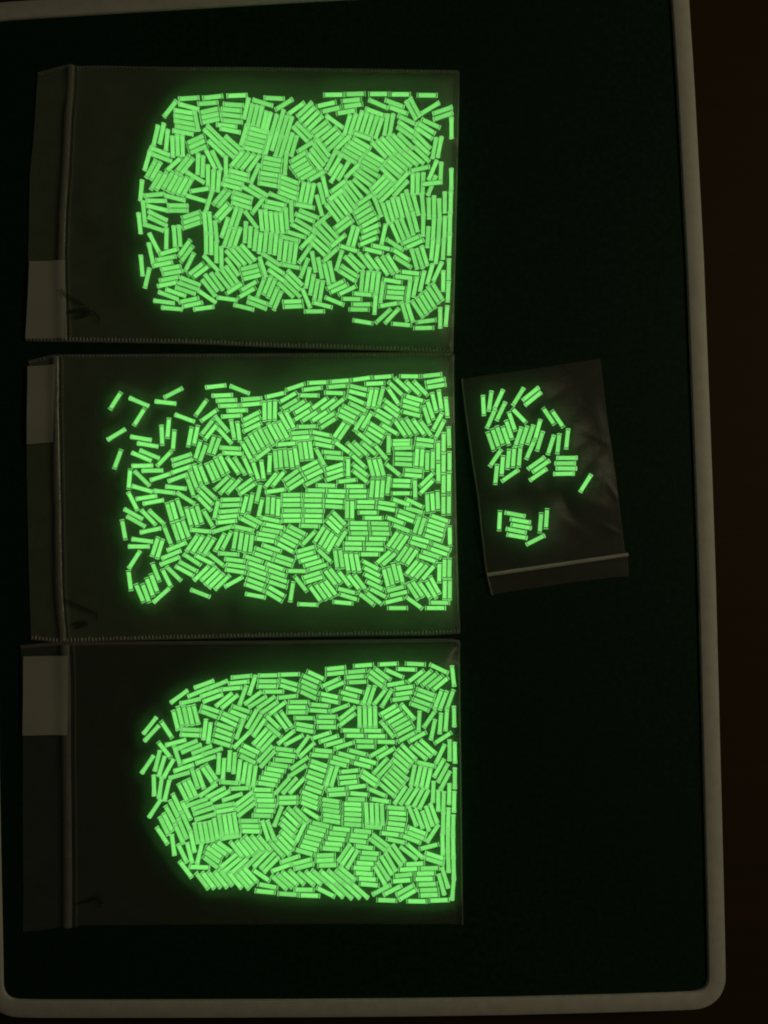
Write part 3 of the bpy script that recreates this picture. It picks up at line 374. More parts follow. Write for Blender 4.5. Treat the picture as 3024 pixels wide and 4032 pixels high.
2: '''454.8,1578.5,122.4,0 547.2,1582.6,23.2,0 548.6,1642.0,121.9,0 682.4,1547.1,152.7,0 651.7,1584.8,6.3,0 458.3,1711.0,148.9,0 463.8,1808.2,110.0,0 555.0,1725.9,9.2,0 581.6,1751.7,9.2,0 588.7,1788.6,22.4,0 556.8,1798.4,22.7,0 646.5,1806.4,134.0,0 637.4,1713.6,87.2,0 662.4,1686.2,94.9,0 683.9,1732.7,94.7,0 727.4,1646.4,20.2,0 747.9,1720.4,100.7,0 771.3,1713.8,101.8,0 849.4,1521.2,173.8,0 792.1,1605.8,125.5,0 875.2,1556.6,177.9,0 823.5,1635.7,144.8,0 872.5,1668.7,50.0,0 884.7,1716.1,47.7,0 816.0,1682.3,127.8,0 830.8,1700.4,128.4,0 779.3,1772.0,106.5,0 798.6,1784.4,110.0,0 832.2,1751.9,108.7,0 852.5,1757.0,110.2,0 715.0,1800.3,162.0,0 718.5,1821.5,161.6,0 560.3,1833.9,178.8,0 600.0,1853.1,179.1,0 943.8,1534.6,21.7,0 891.7,1576.3,177.9,0 901.4,1597.3,177.9,0 934.0,1616.4,178.3,0 912.2,1638.1,176.5,0 991.3,1570.7,175.7,0 988.4,1591.8,174.6,0 916.2,1691.2,79.8,0 939.5,1700.0,82.2,0 989.2,1638.4,152.8,0 990.6,1660.4,153.6,0 993.6,1682.8,154.4,0 1041.2,1619.3,89.2,0 1061.7,1616.5,90.3,0 1082.7,1615.0,91.1,0 1084.2,1555.0,166.9,0 1163.7,1522.9,161.6,0 1251.4,1506.3,177.4,0 1230.0,1531.0,173.0,0 1216.6,1556.9,0.5,0 1135.0,1564.4,150.8,0 1140.9,1590.3,149.6,0 1170.4,1597.0,148.3,0 1191.6,1608.3,148.3,0 1258.0,1588.5,144.3,0 1291.2,1591.6,144.3,0 1326.4,1591.5,142.1,0 1190.0,1634.4,147.8,0 1220.1,1639.6,148.1,0 1259.0,1638.8,147.8,0 1287.4,1644.8,147.7,0 1292.1,1666.8,147.3,0 1120.8,1660.2,61.1,0 1141.4,1653.3,63.0,0 1116.1,1694.2,61.5,0 1096.2,1699.0,61.5,0 1074.9,1701.3,61.5,0 1059.7,1719.2,62.1,0 1037.5,1719.6,62.0,0 1020.3,1731.3,61.9,0 1003.0,1743.1,61.4,0 986.5,1758.0,60.9,0 972.2,1777.7,62.0,0 1209.7,1679.5,178.4,0 1180.6,1703.7,175.6,0 1185.3,1723.3,175.6,0 1264.3,1707.6,11.9,0 1270.5,1731.3,12.2,0 1274.8,1753.2,10.9,0 1128.6,1747.9,175.2,0 906.7,1764.3,3.0,0 917.4,1784.7,3.0,0 1035.4,1785.9,142.4,0 1061.3,1826.1,92.8,0 1085.1,1810.3,85.5,0 1104.7,1806.6,85.5,0 1125.5,1804.6,83.5,0 1146.6,1806.6,82.2,0 1166.2,1798.6,81.1,0 1184.2,1775.3,82.2,0 1204.0,1773.7,82.2,0 1223.8,1771.9,82.2,0 1261.3,1799.9,63.1,0 1308.3,1782.0,4.6,0 1319.1,1802.9,4.4,0 1317.6,1547.3,2.2,0 1339.5,1500.2,175.7,0 1423.4,1491.5,172.2,0 1507.3,1483.9,175.6,0 1612.6,1481.7,0.5,0 1699.7,1477.7,174.1,0 1327.1,1521.4,175.2,0 1476.0,1510.0,177.4,0 1411.6,1526.4,12.8,0 1407.7,1548.0,14.3,0 1401.8,1574.5,23.6,0 1456.6,1566.8,102.0,0 1476.7,1567.5,102.0,0 1499.7,1562.5,104.2,0 1410.1,1603.6,26.6,0 1385.0,1614.6,26.6,0 1369.6,1629.7,27.1,0 1364.2,1649.2,27.1,0 1558.2,1530.5,43.7,0 1583.8,1516.0,42.7,0 1626.3,1528.2,43.7,0 1656.5,1528.7,45.8,0 1548.9,1560.6,55.8,0 1713.2,1499.7,169.4,0 1716.7,1520.2,171.3,0 1632.5,1569.0,16.5,0 1619.0,1585.7,16.5,0 1617.9,1606.4,16.7,0 1621.1,1629.5,14.3,0 1543.9,1597.6,37.0,0 1540.2,1620.0,36.4,0 1513.5,1630.0,30.6,0 1507.3,1650.6,31.3,0 1710.0,1584.5,77.1,0 1733.0,1575.4,81.3,0 1758.8,1604.3,84.8,0 1694.9,1614.0,71.7,0 1679.9,1635.2,71.8,0 1722.8,1660.1,118.4,0 1732.1,1690.2,116.7,0 1415.5,1664.6,122.0,0 1444.1,1656.6,121.0,0 1486.6,1685.1,32.2,0 1478.3,1703.8,32.1,0 1468.4,1722.9,34.3,0 1534.0,1690.5,30.9,0 1575.4,1686.9,56.0,0 1598.2,1683.5,56.3,0 1620.1,1678.1,55.7,0 1649.1,1682.0,53.6,0 1677.1,1686.3,54.0,0 1767.8,1721.1,88.1,0 1746.8,1742.6,90.8,0 1725.1,1776.8,90.0,0 1746.6,1824.6,90.7,0 1769.7,1817.6,90.0,0 1725.9,1860.7,89.4,0 1674.0,1732.8,7.1,0 1671.8,1752.5,7.1,0 1581.7,1736.5,179.1,0 1580.2,1750.2,178.9,1 1587.2,1763.5,177.8,0 1589.6,1787.0,2.2,0 1588.8,1807.4,2.3,0 1588.2,1828.3,3.8,0 1530.4,1748.7,90.6,0 1641.3,1800.6,93.5,0 1661.7,1803.1,93.2,0 1682.2,1816.0,91.3,0 1704.0,1811.7,91.1,0 1335.1,1693.0,125.0,0 1353.1,1702.1,124.8,0 1436.8,1726.9,38.6,0 1348.6,1762.1,36.2,0 1395.2,1770.6,43.4,0 1420.3,1766.6,42.8,0 1453.1,1766.7,40.2,0 1499.9,1781.1,49.7,0 1412.1,1815.6,43.0,0 509.5,1886.6,94.9,0 559.4,1883.8,44.3,0 630.7,1878.3,161.9,0 713.8,1848.6,161.2,0 700.5,1881.5,159.6,0 560.1,1924.9,16.0,0 647.2,1936.7,6.8,0 692.9,1919.9,6.3,0 523.3,1973.9,62.9,0 576.7,1958.8,171.4,0 603.7,1976.3,169.6,0 731.0,1961.4,32.2,0 750.5,1918.2,70.5,0 762.2,1887.8,69.4,0 777.1,1864.6,70.3,0 800.9,1867.7,68.2,0 828.0,1860.4,66.1,0 846.4,1852.4,65.8,0 863.8,1836.6,64.8,0 881.2,1826.0,64.1,0 820.1,1936.2,42.7,0 809.4,1957.5,45.0,0 803.2,1981.9,45.8,0 525.0,2024.0,28.9,0 535.8,2053.2,29.6,0 584.8,2037.4,46.1,0 616.6,2036.6,42.6,0 487.3,2086.0,79.8,0 592.3,2088.4,168.3,0 660.5,2109.5,68.6,0 667.2,2017.7,74.5,0 685.9,2010.7,74.3,0 709.1,2001.4,71.6,0 691.9,2096.4,71.3,0 711.4,2089.2,70.5,0 731.8,2082.9,69.7,0 743.3,2035.3,74.4,0 765.6,2035.1,72.0,0 784.8,2025.0,73.2,0 820.1,2042.3,60.2,0 851.1,2006.3,102.4,0 790.0,2089.7,5.4,0 875.2,2083.7,163.9,0 560.2,2127.6,7.4,0 546.8,2151.8,0.0,0 695.8,2151.8,157.8,0 873.7,1901.1,136.5,0 893.0,1914.9,133.5,0 921.2,1914.1,133.2,0 916.8,1833.0,55.0,0 944.2,1835.2,57.3,0 974.3,1834.3,65.5,0 1006.9,1853.8,71.9,0 1033.6,1851.0,82.0,0 965.8,1906.0,143.6,0 975.4,1924.8,145.2,0 1017.6,1941.8,102.6,0 1067.4,1889.4,129.2,0 1096.5,1885.1,129.1,0 1146.3,1871.2,143.8,0 1156.5,1890.8,145.6,0 1168.0,1908.1,146.9,0 1219.6,1831.7,154.0,0 1229.2,1850.4,153.9,0 1239.8,1867.3,153.9,0 1233.3,1894.4,153.1,0 1317.4,1837.2,162.5,0 1318.9,1857.5,162.5,0 1319.1,1879.2,161.5,0 1285.1,1911.5,1.7,0 1084.5,1932.3,171.8,0 962.9,1987.3,104.4,0 986.7,1980.1,102.4,0 1025.4,1999.7,102.8,0 1054.0,1989.3,93.4,0 1074.3,1992.0,93.4,0 1095.0,1998.2,92.4,0 911.3,1967.2,178.4,0 908.2,1988.9,177.8,0 903.0,2012.4,175.3,0 898.4,2033.6,174.4,0 891.8,2054.3,174.1,0 1000.2,2045.6,27.3,0 979.3,2057.2,27.1,0 1067.1,2046.3,12.4,0 1080.0,2070.7,11.1,0 1067.0,2089.5,10.0,0 1051.5,2107.0,9.9,0 1044.9,2126.7,9.9,0 1147.8,1948.6,179.4,0 1147.7,1968.5,179.2,0 1147.2,1988.5,179.5,0 1151.4,2010.2,0.0,0 1146.9,2030.4,179.6,0 1150.6,2050.3,179.4,0 1234.7,1950.4,0.9,0 1232.2,1970.2,0.9,0 1232.2,1990.9,0.7,0 1237.0,2011.4,1.0,0 1232.7,2031.5,1.0,0 1234.2,2051.5,1.2,0 1245.1,1930.8,0.9,0 1327.3,1933.5,2.0,0 1322.7,1953.2,2.0,0 1315.9,1974.3,3.0,0 1314.8,1994.9,4.2,0 959.9,2080.8,12.5,0 1218.8,2071.4,2.1,0 1171.7,2087.9,26.8,0 1157.5,2102.9,26.8,0 1144.5,2120.6,27.1,0 1132.2,2136.7,26.9,0 1123.0,2156.9,28.0,0 1215.3,2119.0,133.8,0 865.1,2135.4,118.1,0 892.9,2128.3,116.8,0 925.0,2126.8,99.7,0 947.4,2131.5,98.0,0 968.3,2137.7,98.7,0 989.0,2139.5,97.5,0 1070.1,2158.0,19.4,0 1258.1,2103.3,122.4,0 1275.8,2116.6,119.3,0 1292.5,2128.7,120.1,0 1307.5,2142.2,120.1,0 1335.6,2041.1,45.7,0 1321.7,2056.9,44.0,0 1311.5,2074.6,44.0,0 1344.5,2120.3,121.8,0 1366.7,1893.1,173.7,0 1370.7,1840.7,89.6,0 1419.1,1850.6,38.5,0 1419.0,1876.2,38.5,0 1461.1,1841.5,75.0,0 1482.1,1842.1,74.6,0 1501.9,1839.4,74.6,0 1548.0,1849.3,39.1,0 1628.8,1852.3,4.8,0 1626.7,1872.4,5.3,0 1680.1,1888.7,135.0,0 1680.5,1916.6,134.7,0 1397.4,1914.4,179.6,0 1464.2,1925.1,95.5,0 1485.2,1925.5,94.0,0 1505.5,1925.3,94.7,0 1528.2,1909.7,96.9,0 1582.4,1893.1,2.2,0 1579.8,1912.8,2.2,0 1579.8,1942.4,0.0,0 1634.4,1925.1,88.9,0 1410.1,1934.2,179.6,0 1408.5,1954.5,179.7,0 1366.7,2007.0,90.7,0 1386.8,2007.2,90.3,0 1441.0,1976.3,0.8,0 1438.6,1996.1,0.9,0 1523.9,1982.6,8.8,0 1521.6,2003.3,10.2,0 1579.4,1977.1,19.5,1 1631.8,1980.5,25.9,0 1631.2,2008.8,16.5,0 1449.6,2018.2,0.7,0 1469.7,2039.3,0.4,0 1602.6,2022.1,20.0,0 1596.0,2041.5,21.0,0 1556.9,2049.3,20.5,0 1581.6,2080.1,21.1,0 1682.9,1980.6,87.6,0 1703.4,1977.0,86.3,0 1723.7,1970.8,87.5,0 1746.6,1906.6,90.7,0 1767.8,1901.1,90.5,0 1746.1,1989.6,90.0,0 1767.8,1988.1,90.4,0 1642.1,2066.4,108.1,0 1661.7,2071.9,107.4,0 1731.8,2041.5,19.3,0 1720.7,2058.5,19.3,0 1714.9,2077.5,19.3,0 1711.8,2097.8,19.1,0 1704.8,2118.2,18.8,0 1771.1,2110.5,88.6,0 1412.4,2059.7,0.9,0 1412.4,2079.5,1.0,0 1415.6,2100.0,0.2,0 1495.3,2061.3,1.2,0 1496.8,2081.1,1.2,0 1499.9,2101.0,1.2,0 1403.6,2120.1,0.6,0 1487.3,2121.3,1.2,0 1391.0,2140.4,0.8,0 1473.8,2141.6,0.2,0 1391.8,2160.5,1.1,0 1476.4,2162.5,1.7,0 1546.3,2123.5,124.7,0 1565.6,2130.5,124.8,0 1585.2,2137.3,124.8,0 1656.2,2125.2,15.6,0 1647.7,2144.5,16.9,0 1737.7,2153.4,19.8,0 529.6,2203.8,122.8,0 510.8,2286.1,82.3,0 610.3,2152.9,107.7,0 629.9,2161.5,107.0,0 550.0,2335.5,66.8,0 574.3,2335.5,69.8,0 590.0,2311.9,69.8,0 607.2,2296.3,69.8,0 614.2,2253.2,68.4,0 656.2,2276.2,63.5,0 684.0,2258.6,44.2,0 635.0,2344.6,138.3,0 674.6,2183.4,157.2,0 669.1,2208.5,158.4,0 756.9,2203.8,32.8,0 804.4,2204.2,26.5,0 851.7,2204.6,37.3,0 742.0,2231.2,28.4,0 726.3,2248.5,28.4,0 792.9,2257.8,135.8,0 821.5,2259.0,137.1,0 836.0,2274.3,135.8,0 851.7,2286.9,135.8,0 875.2,2293.1,135.8,0 789.0,2336.2,21.0,0 756.9,2138.0,124.0,0 778.1,2143.5,122.5,0 804.7,2143.4,122.5,0 823.5,2152.8,122.5,0 900.3,2181.1,4.3,0 924.6,2205.4,7.5,0 931.5,2227.8,8.5,0 927.1,2248.9,9.1,0 997.7,2200.7,18.2,0 1083.1,2230.8,19.7,0 1041.4,2170.1,18.1,0 1035.1,2190.5,18.8,0 1121.8,2197.5,18.0,0 1115.0,2216.1,18.0,0 1010.7,2226.4,19.1,0 1015.5,2250.0,19.1,0 1013.2,2271.2,20.4,0 1006.9,2293.1,20.4,0 1000.7,2312.7,19.4,0 1090.1,2255.3,19.9,0 1097.0,2279.3,19.1,0 1092.4,2300.9,18.9,0 1088.4,2328.5,29.9,0 1077.5,2348.0,31.0,0 1006.1,2345.6,10.5,0 920.7,2291.2,151.4,0 1148.8,2330.0,98.7,0 1184.0,2298.6,51.8,0 1212.5,2380.2,2.3,0 1169.1,2248.5,1.3,0 1205.1,2162.5,163.7,0 1201.8,2184.3,164.1,0 1217.0,2201.4,164.6,0 1234.2,2217.9,163.6,0 1252.2,2233.6,163.3,0 1228.6,2263.9,162.7,0 1237.1,2282.0,162.7,0 1277.8,2187.8,43.5,0 1241.4,2337.7,54.2,0 1263.2,2330.0,54.5,0 1283.5,2323.7,54.3,0 1301.5,2313.8,53.5,0 1301.1,2275.0,53.0,0 1319.8,2266.3,52.6,0 1323.2,2200.7,82.3,0 1344.1,2199.9,81.0,0 1366.3,2213.2,81.0,0 1387.3,2213.3,79.7,0 1408.6,2214.9,79.5,0 1355.9,2279.2,52.8,0 1392.1,2292.4,51.3,0 1417.5,2291.3,52.9,0 1364.9,2326.2,14.6,0 1373.7,2350.7,17.0,0 1350.5,2373.1,5.4,0 1455.6,2182.9,0.3,0 1510.8,2193.7,138.9,0 1531.9,2201.6,138.9,0 1459.6,2225.2,27.7,0 1464.9,2251.6,27.6,0 1467.3,2276.7,27.1,0 1475.8,2304.8,26.5,0 1488.1,2334.5,27.5,0 1472.4,2355.9,37.0,0 1443.0,2359.0,37.8,0 1519.5,2275.3,75.8,0 1538.2,2268.7,75.9,0 1555.7,2254.1,75.5,0 1577.4,2259.2,75.5,0 1557.0,2318.3,165.8,0 1569.5,2337.7,166.8,0 1551.3,2364.7,166.2,0 1630.5,2373.1,36.2,0 1565.3,2394.2,0.0,0 1715.0,2394.2,0.0,0 1730.6,2373.1,1.1,0 1728.3,2172.4,19.5,0 1697.7,2183.4,18.4,0 1682.2,2199.7,18.6,0 1582.7,2180.0,124.5,0 1603.4,2185.4,124.1,0 1622.6,2193.9,125.2,0 1621.5,2233.9,129.9,0 1640.5,2242.9,130.7,0 1659.6,2251.0,130.7,0 1685.7,2255.4,130.6,0 1625.4,2327.7,56.9,0 1644.0,2318.5,55.8,0 1672.6,2324.1,54.9,0 1698.3,2321.4,60.3,0 1712.3,2304.3,61.5,0 1729.8,2255.2,91.1,0 1749.9,2237.5,91.1,0 1769.7,2237.5,91.1,0 1751.0,2321.3,91.1,0 1771.1,2322.1,90.7,0''',
